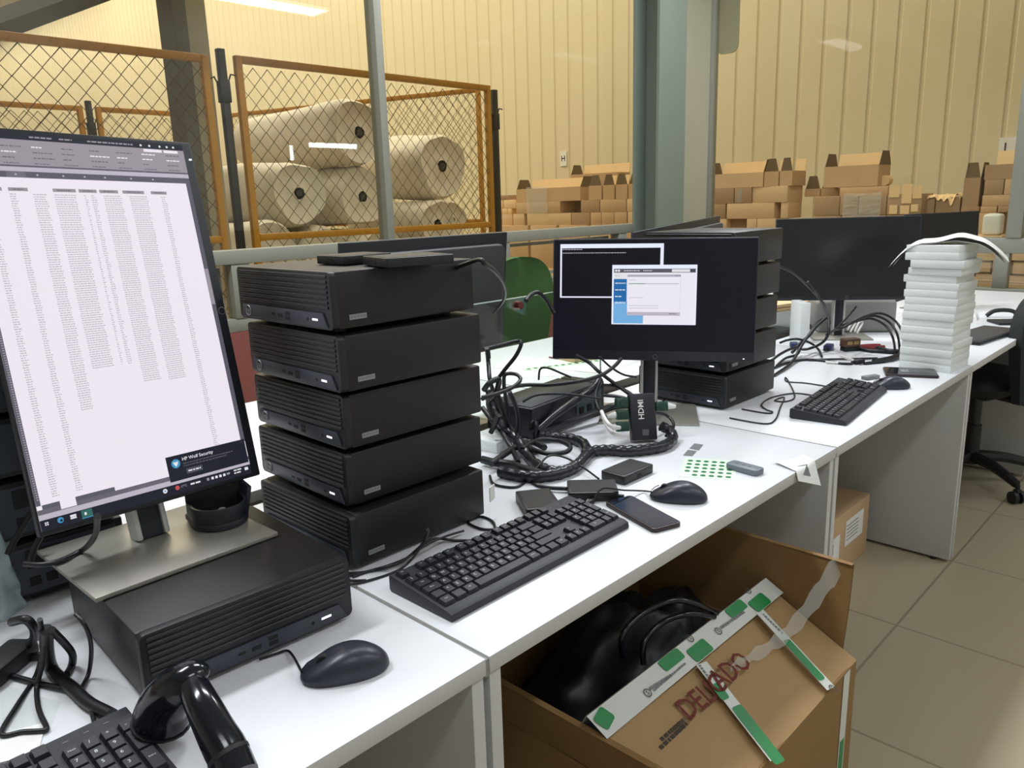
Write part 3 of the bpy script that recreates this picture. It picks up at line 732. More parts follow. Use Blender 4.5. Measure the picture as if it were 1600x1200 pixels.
for i, (dx, dy) in enumerate([(0, 0), (.012, .004), (.016, .006), (.022, .004), (.032, .004)]):
    dup(pc, (1.334 + dx, .380 + dy, ZD + i * PZ), .004 * (i - 2), ['bottom', 'second from bottom', 'middle', 'fourth', 'top'][i] + ' computer of the black tower behind the landscape monitor')
dup(pc, (-.062, .228, ZD), R(88), 'single black computer lying under the portrait monitor stand')
for i, dx in enumerate((0, -.008, .006, -.004)):
    dup(pc, (-.52 + dx, .985, ZD + i * PZ), R(-91 + i), ['bottom', 'second', 'third', 'top'][i] + ' of the black computers with rear panels behind the portrait monitor\'s left edge')

# ------------------------------------------------------------------ monitors
PB = ZD + PZ                                                     # top of the lying computer
def tilt_mx(x, y, z, yaw, tilt, roll=0.0):
    m = rotz(yaw) @ Matrix.Rotation(-tilt, 4, 'X') @ Matrix.Rotation(roll, 4, 'Y'); m.translation = V((x, y, z)); return m
def monitor(label, base, yaw, mxw, w_, h, chin, content=None, on=True, base_size=(.275, .215), neck=True, lean=0.0, led=True, plate_f=.62):
    t = thing('monitor', label, 'monitor', base, yaw, 'flat monitors')
    inv = Matrix.Translation(V(base)) @ rotz(yaw); inv.invert()
    P = inv @ mxw
    def build(b, nm, m, par=t, **k): return b.build(nm, m, par, mx=P if par is t else None, **k)
    hb = MB().box(0, w_, .001, .014, 0, h, bev=.003)
    hs = build(hb, 'bezel', M['bezel'])
    bk = MB().prism(rrect(.03, w_ - .03, .03, h - .03, .02), 0, .026, mx=Matrix(((1, 0, 0, 0), (0, 0, 1, .014), (0, 1, 0, 0), (0, 0, 0, 1))), bev=.008)
    b_ = build(bk, 'back_shell', M['bezel_back'])
    c = MB(); ctr = V((w_ / 2, .0405, h / 2))
    c.tube([ctr + V((.016 * math.cos(a * .2618), 0, .016 * math.sin(a * .2618))) for a in range(24)], .0012, n=5, closed=True)
    c.text('hp', .02, frame_mx(ctr, (-1, 0, 0), (0, 0, 1))); build(c, 'round_badge', M['grey_label'], smooth=0)
    cl, cr, cb, ct = chin
    sc = MB().rect(cl, w_ - cr, cb, h - ct, .0006, 0)
    if content: content(sc, cl, w_ - cr, cb, h - ct)
    build(sc, 'screen', [S[k] for k in SK] if on else [M['dark_screen']], smooth=0)
    if led:
        q = (w_ - .007, h - .030) if cr > .012 else (w_ - .03, .010)
        build(MB().box(q[0] - .002, q[0] + .002, -.0006, .002, q[1] - .0012, q[1] + .0012), 'power_light', M['led'], smooth=0)
        q = (w_ - .008, h * .5) if cr > .012 else (w_ * .52, .012)
        lm = MB(); lm.tube([V((q[0] + .006 * math.cos(a * .35), .0004, q[1] + .006 * math.sin(a * .35))) for a in range(18)], .0005, n=4, closed=True)
        build(lm, 'front_badge', M['grey_label'], smooth=0)
    # stand
    bx, by = base_size
    MB().box(-bx / 2, bx / 2, -by * plate_f, by * (1 - plate_f), 0, .007, bev=.0015).build('base_plate', M['plate'], t)
    if neck:
        c = P @ V((w_ / 2, .04, h * .55))
        top = c.z; ml_ = Matrix.Rotation(-lean, 4, 'X')
        col = MB().box(-.017, .017, -.012, .012, .007, top - .03, bev=.003)
        cp = col.build('stand_column', M['bezel'], t, mx=ml_)
        for s in (-1, 1): MB().box(s * .021 - .0045, s * .021 + .0045, -.017, .017, .007, top - .03, bev=.003).build('column_side', M['silver'], cp)
        q = ml_ @ V((0, 0, top - .06)); MB().tube([q, c], .022, n=12).build('tilt_joint', M['bezel'], t)
    return t
SK = ['white', 'ink', 'hdr', 'ribbon', 'bar', 'title', 'text', 'panel', 'blue', 'lav', 'green', 'red', 'black', 'console', 'cwhite', 'side', 'side2', 'dlg', 'dgrey', 'prog', 'mid']
K = {k: i for i, k in enumerate(SK)}
rnd = random.Random(5)
def disc(b, u, v, r, y, mi, n=14): b.poly([(u + r * math.cos(2 * math.pi * k / n), y, v + r * math.sin(2 * math.pi * k / n)) for k in range(n)], mi)
def word(b, u0, u1, v, h, y, mi):                                  # a line too small to read: broken dashes
    u = u0
    while u < u1 - h * .5:
        w_ = min(u1 - u, h * rnd.uniform(1.2, 3.6)); b.rect(u, u + w_, v - h / 2, v + h / 2, y, mi); u += w_ + h * .6
def say(b, s, u, v, size, y, mi, left=True):
    me = text_mesh(s); x0 = min(p.co.x for p in me.vertices) * size if left else 0
    b.text(s, size, frame_mx((u - x0, y, v), (1, 0, 0), (0, 0, 1)), mi)
def sheet(b, l, r, bt, tp):
    e = lambda k: .0004 - .00012 * k
    b.rect(l, r, .559, tp, e(1), K['title']); b.rect(l, r, .522, .559, e(1), K['ribbon']); b.rect(l, r, .5195, .522, e(2), K['bar'])
    b.rect(l, r, .513, .5195, e(1), K['lav']); b.rect(l, r, .504, .513, e(1), K['bar'])
    b.rect(.06, .085, .504, .513, e(2), K['hdr'])
    b.rect(l, .010, .043, .504, e(1), K['bar'])
    b.rect(.325, r, .063, .504, e(1), K['bar']); b.rect(.3255, r - .0005, .30, .36, e(2), K['ribbon'])
    b.rect(l, r, .031, .0365, e(1), K['bar']); b.rect(.011, .11, .0365, .043, e(1), K['bar']); b.rect(.034, .055, .033, .043, e(2), K['white'])
    b.rect(l, .193, .029, .037, e(1), K['hdr']); b.rect(.034, .055, .031, .042, e(2), K['white'])
    b.rect(l, r, .0225, .030, e(2), K['lav'])
    b.rect(l, r, bt, .0225, e(1), K['title'])
    # title-bar icons and ribbon groups
    for u in (.262, .276, .293, .305, .316): disc(b, u, .5635, .0018, e(2), K['text'])
    word(b, .10, .13, .5635, .0022, e(2), K['ribbon']); word(b, .14, .158, .5635, .0022, e(2), K['ribbon']); word(b, .18, .25, .5635, .0022, e(2), K['ribbon'])
    for u in (.02, .06, .10, .14, .18, .22, .26, .30):
        word(b, u, u + .02, .525, .0016, e(2), K['hdr'])
        for v in (.533, .541, .549): word(b, u, u + rnd.uniform(.008, .03), v, .0018, e(2), K['hdr'] if rnd.random() < .6 else K['white'])
    b.rect(.265, .295, .5535, .558, e(2), K['white']); b.rect(.298, .322, .5535, .558, e(2), K['white'])
    for u in (.02, .045, .072, .10, .135, .165, .195, .235, .27): disc(b, u, .5085, .0014, e(3), K['lav'], 8)
    # table head and rows
    for u0, u1 in ((.018, .05), (.058, .083), (.116, .148), (.152, .178), (.182, .21), (.217, .251), (.262, .288)):
        b.rect(u0, u1, .4845, .4895, e(2), K['ribbon']); word(b, u0 + .006, u1 - .006, .487, .0016, e(3), K['hdr'])
    cols = ((.026, .036, .047), (.058, .068, .047), (.088, .107, .162), (.116, .148, .22), (.158, .163, .22), (.168, .176, .22), (.186, .215, .19), (.226, .256, .187), (.277, .286, .047))
    v = .480
    while v > .049:
        for u0, u1, vend in cols:
            if v > vend: word(b, u0 + rnd.uniform(0, .001), u1 - rnd.uniform(0, .003), v, .00135, e(2), K['ink'])
        b.rect(.006, .009, v - .0008, v + .0008, e(3), K['ribbon'])
        v -= .0034
    # pop-up notice
    b.rect(.193, .331, .027, .067, e(4), K['panel'])
    disc(b, .2075, .054, .0072, e(5), K['blue'], 22)
    b.poly([(.2075 + p * .001, e(6), .054 + q * .001) for p, q in ((0, -5), (3, -1), (4.4, 4), (1.6, 2.2), (0, 3), (-1.6, 2.2), (-4.4, 4), (-3, -1))], K['text'])
    say(b, 'HP Wolf Security', .219, .0585, .0075, e(5), K['text'])
    word(b, .219, .306, .0515, .0016, e(5), K['bar']); word(b, .219, .295, .0475, .0016, e(5), K['bar'])
    b.rect(.222, .249, .034, .0425, e(5), K['mid']); word(b, .225, .246, .0383, .0022, e(6), K['text']); b.rect(.323, .326, .0625, .0632, e(5), K['bar'])
    # task bar
    for du in (-.0022, .0004):
        for dv in (-.0022, .0004): b.rect(.012 + du, .012 + du + .0019, .0165 + dv, .0165 + dv + .0019, e(3), K['text'])
    disc(b, .030, .0165, .0042, e(3), K['blue']); disc(b, .031, .0158, .0018, e(4), K['title'])
    b.rect(.043, .051, .0135, .0195, e(3), K['text']); b.rect(.043, .051, .0158, .0165, e(4), K['ribbon'])
    b.rect(.058, .073, .0095, .0215, e(3), K['green']); b.rect(.058, .073, .0095, .0105, e(4), K['blue']); b.rect(.062, .065, .014, .018, e(4), K['text'])
    disc(b, .182, .0165, .0036, e(3), K['text']); disc(b, .182, .0165, .0014, e(4), K['blue'])
    disc(b, .202, .0165, .0036, e(3), K['red'])
    say(b, '17°C', .208, .0165, .0052, e(3), K['ribbon']); word(b, .224, .243, .0165, .0026, e(3), K['text'])
    for k, u in enumerate((.252, .260, .267, .274, .281)): b.rect(u, u + .0042, .0145, .0187, e(3), K['text' if k else 'ribbon'])
    say(b, 'ESP', .288, .0168, .004, e(3), K['text'])
    word(b, .301, .315, .0190, .0022, e(3), K['text']); word(b, .301, .315, .0145, .0022, e(3), K['text'])
    b.rect(.321, .3275, .0145, .0195, e(3), K['text'])
PXY = (-.380, .470)
pm = tilt_mx(-.394, .472, .926, .095, .235, .034)
cw = pm @ V((.1745, .05, 0))
monitor('tall portrait monitor showing a bright spreadsheet', (cw.x - .008, .520, PB), .03, pm, .349, .575, (.004, .0165, .007, .006), sheet, base_size=(.275, .235), lean=.235)
def install(b, l, r, bt, tp):
    e = lambda k: .0004 - .00012 * k
    b.rect(l, r, bt, tp, e(0), K['black'])
    b.rect(.021, .316, .180, .334, e(1), K['cwhite']); b.rect(.026, .307, .184, .322, e(2), K['console'])
    word(b, .028, .085, .3185, .0022, e(3), K['dgrey']); word(b, .028, .21, .3085, .0022, e(3), K['dgrey'])
    b.rect(.172, .410, .104, .274, e(4), K['cwhite'])
    b.rect(.177, .406, .252, .263, e(5), K['bar']); b.rect(.34, .39, .2535, .2615, e(6), K['text']); disc(b, .183, .2575, .0035, e(6), K['text']); disc(b, .191, .2575, .0035, e(6), K['text'])
    word(b, .205, .25, .2575, .002, e(6), K['text']); word(b, .26, .285, .2575, .002, e(6), K['text'])
    for u in (.394, .400): b.rect(u, u + .003, .255, .260, e(6), K['title'])
    b.rect(.177, .406, .107, .252, e(5), K['dlg']); b.rect(.177, .262, .107, .170, e(6), K['side2']); b.rect(.177, .214, .165, .234, e(6), K['side'])
    b.rect(.177, .214, .234, .252, e(6), K['text']); word(b, .18, .195, .243, .002, e(7), K['dgrey'])
    for v in (.222, .203, .184, .166): word(b, .181, .211 if v != .184 else .200, v, .0028, e(7), K['text'])
    b.rect(.2155, .3655, .130, .2465, e(7), K['dgrey']); b.rect(.216, .365, .1305, .240, e(8), K['dlg'])
    b.rect(.22, .36, .2195, .2215, e(9), K['dgrey']); b.rect(.22, .267, .2195, .2218, e(10), K['prog'])
    for u in (.352, .357, .362): b.rect(u - .001, u + .001, .2425, .2445, e(9), K['bar'])
    for v, u1 in ((.231, .24), (.181, .262), (.158, .305), (.151, .305)): word(b, .221, u1, v, .0015, e(9), K['dgrey'])
    b.rect(.216, .365, .1305, .140, e(9), K['lav']); word(b, .335, .355, .1355, .002, e(10), K['bar']); disc(b, .222, .1355, .0015, e(10), K['prog'])
lm = tilt_mx(1.046, .787, .906, -1.0, .10, .011)
monitor('landscape monitor with an installer window open on a dark screen', (1.240, .577, ZD), -.985, lm, .575, .349, (.004, .004, .028, .004), install, base_size=(.275, .215), lean=.10, plate_f=.9)
# powered-off monitor over the far keyboard
def facing(cx, cy, z, yaw, tilt, w_): 
    m = tilt_mx(0, 0, 0, yaw, tilt); o = m @ V((w_ / 2, 0, 0)); m.translation = V((cx - o.x, cy - o.y, z)); return m
m3 = tilt_mx(2.517, .807, .916, -.964, .05)
monitor('large powered-off monitor behind the tower of white boxes', (2.735, .61, ZD), -.964, m3, .575, .345, (.004, .004, .014, .004), None, on=False, base_size=(.24, .18), lean=.05)
m4 = tilt_mx(3.54, .605, .903, -.343, .05)
monitor('farthest powered-off monitor rising behind the tower of white boxes', (3.835, .575, ZD), -.343, m4, .575, .345, (.004, .004, .014, .004), None, on=False, base_size=(.24, .18), led=False, lean=.05)
# monitor seen from behind, over the top computer of the stack
m5 = tilt_mx(.995, .955, .935, math.pi, .10)
monitor('dark monitor seen from behind above the stack of five computers', (.71, .90, ZD), math.pi, m5, .575, .345, (.004, .004, .028, .004), None, on=False, base_size=(.25, .19), led=False)
q = atY(1121, 337, 1.25); p = atY(985, 363, 1.02)
ex = (p - q).normalized(); ez = (V((0, 0, 1)) - ex * ex.z).normalized(); ey = ez.cross(ex)
m6 = Matrix((ex, ey, ez)).transposed().to_4x4(); m6.translation = q - ez * .345
wd6 = (p - q).length; ya6 = math.atan2(ex.y, ex.x); c6 = m6 @ V((wd6 / 2, -.03 if ey.y < 0 else .05, 0))
monitor('dark monitor seen edge-on behind the second computer tower', (c6.x, c6.y, ZD), ya6, m6, wd6, .345, (.004, .004, .028, .004), None, on=False, base_size=(.24, .18), led=False)

# ------------------------------------------------------------------ keyboards
KL, KD = .452, .152
def keyboard(label, loc, rz, u=.0197):
    t = thing('keyboard', label, 'keyboard', loc, rz, 'black full-size keyboards')
    sl = math.atan2(.012, KD)
    prof = [(0, .002), (.004, 0), (KD - .004, 0), (KD, .004), (KD, .026), (KD - .005, .030), (KD - .024, .028), (.010, .0155), (.002, .012)]
    MB().prism(prof, 0, KL, mx=Matrix(((0, 0, 1, 0), (1, 0, 0, 0), (0, 1, 0, 0), (0, 0, 0, 1))), bev=.002).build('case', M['kb'], t)
    for x in (.05, KL - .05): MB().box(x - .02, x + .02, KD - .02, KD - .008, -.0006, .004).build('tilt_foot', M['rubber'], t)
    sx = KL / 2 - 22.5 * u / 2; sy = .020
    sl = math.atan2(.0125, KD - .034)
    keys = []
    def r_(y, xs): keys.extend([(x, y, w_, h, s) for x, w_, h, s in xs])
    def seq(y, x, items):
        for it in items:
            s, w_ = it if isinstance(it, tuple) else (it, 1)
            if s is not None: keys.append((x, y, w_, 1, s))
            x += w_
    seq(0, 0, [('Ctrl', 1.25), ('', 1.25), ('Alt', 1.25), (' ', 6.25), ('AltGr', 1.25), ('', 1.25), ('', 1.25), ('Ctrl', 1.25)])
    seq(1, 0, [('', 1.25), '<', 'Z', 'X', 'C', 'V', 'B', 'N', 'M', ',', '.', '-', ('', 2.75)])
    seq(2, 0, [('Bloq', 1.75), 'A', 'S', 'D', 'F', 'G', 'H', 'J', 'K', 'L', 'Ñ', '{', ('', 2.25)])
    seq(3, 0, [('Tab', 1.5), 'Q', 'W', 'E', 'R', 'T', 'Y', 'U', 'I', 'O', 'P', '´', '+', ('', 1.5)])
    seq(4, 0, ['|', '1', '2', '3', '4', '5', '6', '7', '8', '9', '0', "'", '¿', ('', 2)])
    seq(5.25, 0, ['Esc', (None, 1), 'F1', 'F2', 'F3', 'F4', (None, .5), 'F5', 'F6', 'F7', 'F8', (None, .5), 'F9', 'F10', 'F11', 'F12'])
    seq(5.25, 15.25, ['', '', '']); seq(4, 15.25, ['Ins', '', '']); seq(3, 15.25, ['Supr', 'Fin', ''])
    seq(1, 16.25, ['^']); seq(0, 15.25, ['<', 'v', '>'])
    seq(4, 18.5, ['Num', '/', '*', '-']); seq(3, 18.5, ['7', '8', '9']); seq(2, 18.5, ['4', '5', '6']); seq(1, 18.5, ['1', '2', '3'])
    keys.append((21.5, 2, 1, 2, '+')); keys.append((21.5, 0, 1, 2, 'Intro')); seq(0, 18.5, [('0', 2), '.'])
    keys.sort(key=lambda k: k[1])
    def key_mb(b, x, y, w_, h, s, off=V((0, 0, 0))):
        x0, x1 = .0009, w_ * u - .0009; y0, y1 = .0009, h * u - .0009
        tb = bmesh.new(); c = .0022
        lo = [tb.verts.new(off + V(p)) for p in ((x0, y0, 0), (x1, y0, 0), (x1, y1, 0), (x0, y1, 0))]
        hi = [tb.verts.new(off + V(p)) for p in ((x0 + c, y0 + c * .8, .0062), (x1 - c, y0 + c * .8, .0062), (x1 - c, y1 - c * .6, .0068), (x0 + c, y1 - c * .6, .0068))]
        tb.faces.new(hi)
        for i in range(4): tb.faces.new((lo[i], lo[(i + 1) % 4], hi[(i + 1) % 4], hi[i]))
        b.merge(tb, 0)
        if s.strip():
            size = .0072 if len(s) == 1 else .0040
            mx = Matrix.Translation(off + V((x0 + (x1 - x0) * (.42 if len(s) == 1 else .5), y0 + (y1 - y0) * .58, .0069)))
            b.text(s, size, mx, 1)
    base = Matrix.Translation((sx, sy, .0165)) @ Matrix.Rotation(sl, 4, 'X')
    for i, (x, y, w_, h, s) in enumerate(keys[:100]):
        b = MB(); key_mb(b, x, y, w_, h, s)
        b.build('key', [M['key'], M['legend']], t, mx=base @ Matrix.Translation((x * u, y * u, 0)), smooth=0)
    if len(keys) > 100:
        b = MB()
        for x, y, w_, h, s in keys[100:]: key_mb(b, x, y, w_, h, s, V((x * u, y * u, 0)))
        b.build('top_row_keys', [M['key'], M['legend']], t, mx=base, smooth=0)['kind'] = 'stuff'
    for k in range(3): MB().box(KL - .075 + k * .022, KL - .069 + k * .022, KD - .018, KD - .0165, .0287, .0292).build('status_light', M['grey_label'], t)
    return t
kb = keyboard('near black keyboard on the desk in front of the five stacked computers', (.028, .104, ZD), .004)
a, b = at(1325, 666), at(1383, 616); ang = math.atan2(b.y - a.y, b.x - a.x)
dup(kb, (1.392, .052, ZD), .105, 'far black keyboard beside the small black mouse on the third desk')
p0, p1 = at(197, 1112, ZD + .02), at(30, 1191, ZD + .02); ang = math.atan2(p0.y - p1.y, p0.x - p1.x)
o = p0 - (rotz(ang) @ V((KL, KD, 0)))
dup(kb, (o.x, o.y, ZD), ang, 'black keyboard at the bottom left corner with its number pad showing')

# ------------------------------------------------------------------ mice, phones, flat boxes
def make_mouse(label, loc, rz, cord):
    t = thing('mouse', label, 'mouse', loc, rz, 'black wired mice')
    L, W, H = .118, .064, .038
    def fn(u, v):
        a = u * 2 * math.pi; s = v                                  # v: 0 rim .. 1 crown
        ca, sa = math.cos(a), math.sin(a)
        ex = abs(ca) ** .82 * (1 if ca > 0 else -1); ey = abs(sa) ** .82 * (1 if sa > 0 else -1)
        waist = 1 - .10 * math.cos(a) ** 2 * 0 + .05 * ca
        k = max(0, math.cos(s * math.pi / 2)) ** .62
        x = ex * L / 2 * k; y = ey * W / 2 * k * waist
        hump = H * (.82 + .18 * math.cos((x / L + .10) * math.pi * 1.6)) * (1 - .35 * max(0, x / (L / 2)) ** 2)
        return V((x, y, .005 + (hump - .005) * math.sin(s * math.pi / 2) ** .9))
    b = MB(); b.grid(lambda u, v: fn(u, v), 36, 14, closeu=True)
    b.grid(lambda u, v: V((fn(u, 0).x * (1 - .06 * v), fn(u, 0).y * (1 - .06 * v), .005 - .005 * v)), 36, 3, closeu=True)
    b.build('shell', M['mouse'], t, smooth=70)
    MB().cyl((.028, -.004, .0225), (.028, .004, .0225), .009, n=16).build('scroll_wheel', M['rubber'], t)
    sm = [V((x, 0, .0012 + (lambda z: z)(fnz))) for x, fnz in ((.056, .014), (.048, .0225), (.040, .0265))]
    MB().tube(sm, .0008, n=5).build('button_seam', M['pc_slot'], t)
    MB().tube(smooth_path(cord), .0018, n=7).build('cord', M['cable'], t)
    return t
def lp(t_loc, rz, pts):                                            # world points -> local ones
    inv = (Matrix.Translation(V(t_loc)) @ rotz(rz)).inverted(); return [inv @ V(p) for p in pts]
ml = at(540, 1050); ang = math.radians(150)
make_mouse('large black mouse on the nearest desk beside the single computer', (ml.x, ml.y, ZD), ang, lp((ml.x, ml.y, ZD), ang, [V(( ml.x, ml.y, 0)) + V((math.cos(ang) * .056, math.sin(ang) * .056, ZD + .012)), at(452, 1018, ZD + .004), at(430, 1022, ZD + .003), at(405, 1030, ZD + .003)]))
ml2 = at(1060, 780); ang = math.radians(118)
make_mouse('black mouse beside the phone and the green sticker sheet', (ml2.x, ml2.y, ZD), ang, lp((ml2.x, ml2.y, ZD), ang, [V((ml2.x, ml2.y, 0)) + V((math.cos(ang) * .056, math.sin(ang) * .056, ZD + .012)), at(1005, 767, ZD + .004), at(975, 766, ZD + .02), at(940, 764, ZD + .03), at(925, 790, ZD + .004)]))
ml3 = at(1391, 606); ang = math.radians(128)
make_mouse('small black mouse beside the far keyboard', (ml3.x, ml3.y, ZD), ang, lp((ml3.x, ml3.y, ZD), ang, [V((ml3.x, ml3.y, 0)) + V((math.cos(ang) * .056, math.sin(ang) * .056, ZD + .012)), at(1350, 598, ZD + .004), at(1325, 600, ZD + .003)]))
def quad_pose(c):
    """four base corners fl, fr, br, bl -> centre, yaw, length, depth"""
    c = [V((p.x, p.y, 0)) for p in c]; m = sum(c, V()) / 4; e = ((c[1] - c[0]) + (c[2] - c[3])) / 2; d = ((c[3] - c[0]) + (c[2] - c[1])) / 2
    return m, math.atan2(e.y, e.x), e.length, d.length
def phone(label, pix, h=.009, size=None):
    m, a, L, W = quad_pose([at(x, y, ZD + h) for x, y in pix])
    if size: L, W = size
    t = thing('phone', label, 'phone', (m.x, m.y, ZD), a, 'mobile phones')
    MB().prism(rrect(-L / 2, L / 2, -W / 2, W / 2, .010), 0, h, bev=.002).build('phone_body', M['phone_edge'], t)
    MB().prism(rrect(-L / 2 + .003, L / 2 - .003, -W / 2 + .003, W / 2 - .003, .008), h, h + .0006).build('display', M['phone_glass'], t)
    return t
phone('black phone lying between the near keyboard and the mouse', [(1018, 826), (1066, 818), (987, 771), (947, 784)])
fp = phone('phone with grey lower half lying in front of the tower of white boxes', [(1385, 584), (1466, 588), (1462, 576), (1378, 573)])
MB().box(-.03, -.005, -.02, .02, .0097, .0102).build('camera_panel', M['grey_label'], fp)
def flat_box(label, pix, h=.021, z=ZD, size=None, port=True):
    m, a, L, W = quad_pose([at(x, y, z + h) for x, y in pix])
    if size: L, W = size
    t = thing('external_drive', label, 'drive', (m.x, m.y, z), a, 'flat black boxes')
    MB().prism(rrect(-L / 2, L / 2, -W / 2, W / 2, .005), .0008, h, bev=.002).build('drive_case', M['black_pl'], t)
    MB().prism(rrect(-L / 2 + .006, L / 2 - .006, -W / 2 + .006, W / 2 - .006, .004), h, h + .0004).build('top_plate', M['pc'], t)
    MB().box(-L / 2 + .01, L / 2 - .01, -W / 2 + .01, W / 2 - .01, 0, .001).build('rubber_feet', M['rubber'], t)
    if port: MB().box(-.008, .008, -W / 2 - .0005, -W / 2 + .001, h * .3, h * .65).build('socket', M['pc_slot'], t)
    return t
flat_box('flat black box nearest the near keyboard', [(824, 798), (879, 789), (858, 763), (803, 766)])
flat_box('flat black box with a cord plugged in, middle of the three on the desk', [(890, 770), (972, 769), (956, 748), (884, 750)])
flat_box('flat black box nearest the landscape monitor stand', [(974, 744), (1021, 727), (985, 714), (940, 736)])
TOPZ = ZD + 5 * PZ
flat_box('left flat black box on top of the stack of five computers', [(505, 401), (573, 403), (598, 393), (536, 391)], z=TOPZ, h=.016, size=(.085, .105))
flat_box('right flat black box on top of the stack of five computers', [(582, 402), (632, 406), (692, 396), (640, 391)], z=TOPZ, h=.016, size=(.105, .125))
# remote control
m, a, L, W = quad_pose([at(x, y, ZD + .013) for x, y in ((1133, 724), (1182, 737), (1196, 731), (1146, 718))])
t = thing('remote_control', 'small grey remote control beside the green sticker sheet', 'remote', (m.x, m.y, ZD), a)
MB().prism(rrect(-L / 2, L / 2, -W / 2, W / 2, .009), 0, .014, bev=.003).build('remote_body', M['remote'], t)
for k in range(3): MB().cyl((-.02 + k * .016, 0, .0135), (-.02 + k * .016, 0, .0152), .0035, n=12).build('button', M['grey_label'], t)
# sheet of green round stickers
o, ex, ey = at(1067, 743), at(1144, 748), at(1075, 718)
gx, gy = (ex - o), (ey - o)
t = thing('sticker_sheet', 'pale sheet of round dark green stickers beside the remote control', 'stickers', (o.x, o.y, ZD), 0)
sh = MB().prism([(p.x, p.y) for p in (-.08 * gx - .08 * gy, gx * 1.06 - .08 * gy, 1.06 * gx + 1.1 * gy, -.08 * gx + 1.1 * gy)], 0, .0006); sh.build('backing_sheet', M['green_pale'], t, smooth=0)
for i in range(6):
    for j in range(5):
        if (i, j) in ((0, 0), (5, 4)): continue
        c = gx * (.06 + i * .172) + gy * (.06 + j * .215)
        MB().lathe([(.0, .0010), (.0062, .0010), (.0064, .0006)], n=14, mx=Matrix.Translation((c.x, c.y, 0))).build('sticker', M['green_dot'], t, smooth=0)
# two grey stickers and the curled paper on the edge
for lab, pix in (('grey square sticker near the landscape monitor base', [(1077, 701), (1092, 704), (1099, 695), (1085, 693)]), ('torn grey sticker nearer the green sticker sheet', [(1067, 712), (1082, 713), (1089, 705), (1075, 703)])):
    c = [at(x, y) for x, y in pix]; m = sum(c, V()) / 4; b = MB()
    b.prism([(p.x - m.x, p.y - m.y) for p in c], 0, .0005)
    tag(b.build('sticker_label', M['grey_label'], loc=(m.x, m.y, ZD)), lab, 'sticker')
c0 = at(1255, 728)
pp = MB(); u_, v_ = V((.085, -.035, 0)), V((.03, .085, 0))
def curl(u, v):
    p = (u - .5) * u_ + (v - .5) * v_ + V((0, 0, .001)); over = -(c0.y + p.y)
    if over > 0: p.z -= over * .9 + .0; p.y += over * .5
    return p + V((0, 0, .006 * abs(u - .5) * 2 * v))
pp.grid(curl, 14, 14); t = thing('paper_label', 'curled white label hanging over the desk edge', 'paper', (c0.x, c0.y, ZD))
pp.build('paper', M['white'], t, smooth=80)
gq = MB(); gq.poly([curl(u, v) + V((0, -.0004, .0008)) for u, v in ((.3, .18), (.62, .18), (.62, .5), (.3, .5))]); gq.build('printed_patch', M['grey_label'], t, smooth=0)
# ------------------------------------------------------------------ tower of white boxes
rnd = random.Random(11)
NB = 17; bh = .0252
ordn = ['bottom', 'second', 'third', 'fourth', 'fifth', 'sixth', 'seventh', 'eighth', 'ninth', 'tenth', 'eleventh', 'twelfth', 'thirteenth', 'fourteenth', 'fifteenth', 'sixteenth', 'top']
wx, wy = 2.222, .019
wbox = None
for i in range(NB):
    jx, jy = (rnd.uniform(-.004, .004), rnd.uniform(-.004, .004)) if i < 10 else (rnd.uniform(-.009, .009), rnd.uniform(-.012, .012))
    lab = ordn[i] + (' flat white box of the tall white tower on the desk' if i in (0, NB - 1) else ' flat white box, counted from the desk, in the tall white tower')
    loc = (wx + .0935 + jx, wy + .084 + jy, ZD + i * bh); rz = -.05 + rnd.uniform(-.02, .02)
    if wbox is None:
        wbox = thing('white_box', lab, 'box', loc, rz, 'flat white boxes in the tower')
        b = MB().box(-.092, .092, -.083, .083, 0, .0028, bev=.0005); b.build('tray', M['whitebox'], wbox)
        MB().box(-.0928, .0928, -.0838, .0838, .0030, .0250, bev=.0010).build('lid', M['whitebox'], wbox)
    else: dup(wbox, loc, rz, lab)
zt_ = ZD + NB * bh
sp = MB()
def drape(u, v):
    x, y = (u - .5) * .345, (v - .5) * .19
    z = .004 - 3.2 * max(0, abs(x) - .085) ** 1.6 * (1.0 if x > 0 else 1.25) + .010 * math.exp(-((x - .02) / .05) ** 2) + .003 * math.sin(y * 20)
    return V((x, y, z))
sp.grid(drape, 30, 10); sp.grid(lambda u, v: drape(1 - u, v) + V((.012, .008, .0035 + .010 * math.exp(-((u - .4) / .15) ** 2))), 30, 10)
a, b = at(1388, 402, zt_ - .02), at(1530, 388, zt_ - .01)
tag(sp.build('paper_sheets', M['white'], loc=((wx + .125), (wy + .085), zt_ + .001), rz=R(-76), smooth=80), 'two curling white sheets lying on top of the tower of white boxes', 'paper')

# ------------------------------------------------------------------ big open carton under the second desk
BX0, BX1, BY0, BY1, BZ = .25, .88, -.19, .36, .40
t = thing('large_carton', 'large open brown carton under the desk with green tape on its front flap', 'box', ((BX0 + BX1) / 2, (BY0 + BY1) / 2, 0), 0)
ox_, oy_ = (BX0 + BX1) / 2, (BY0 + BY1) / 2; hx, hy = (BX1 - BX0) / 2, (BY1 - BY0) / 2; e = .005
b = MB().box(-hx, hx, -hy, -hy + e, 0, BZ).box(-hx, hx, hy - e, hy, 0, BZ).box(-hx, -hx + e, -hy + e, hy - e, 0, BZ).box(hx - e, hx, -hy + e, hy - e, 0, BZ).box(-hx + e, hx - e, -hy + e, hy - e, 0, e)
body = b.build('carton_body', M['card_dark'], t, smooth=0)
HO = V((BX1, BY0, BZ)); F = V((0, .213, .108)).normalized(); FW = .240; NRM = V((1, 0, 0)).cross(F).normalized()
if NRM.z < 0: NRM = -NRM
mfl = Matrix((V((1, 0, 0)), F, NRM)).transposed().to_4x4(); mfl.translation = HO
inv_fl = mfl.inverted()
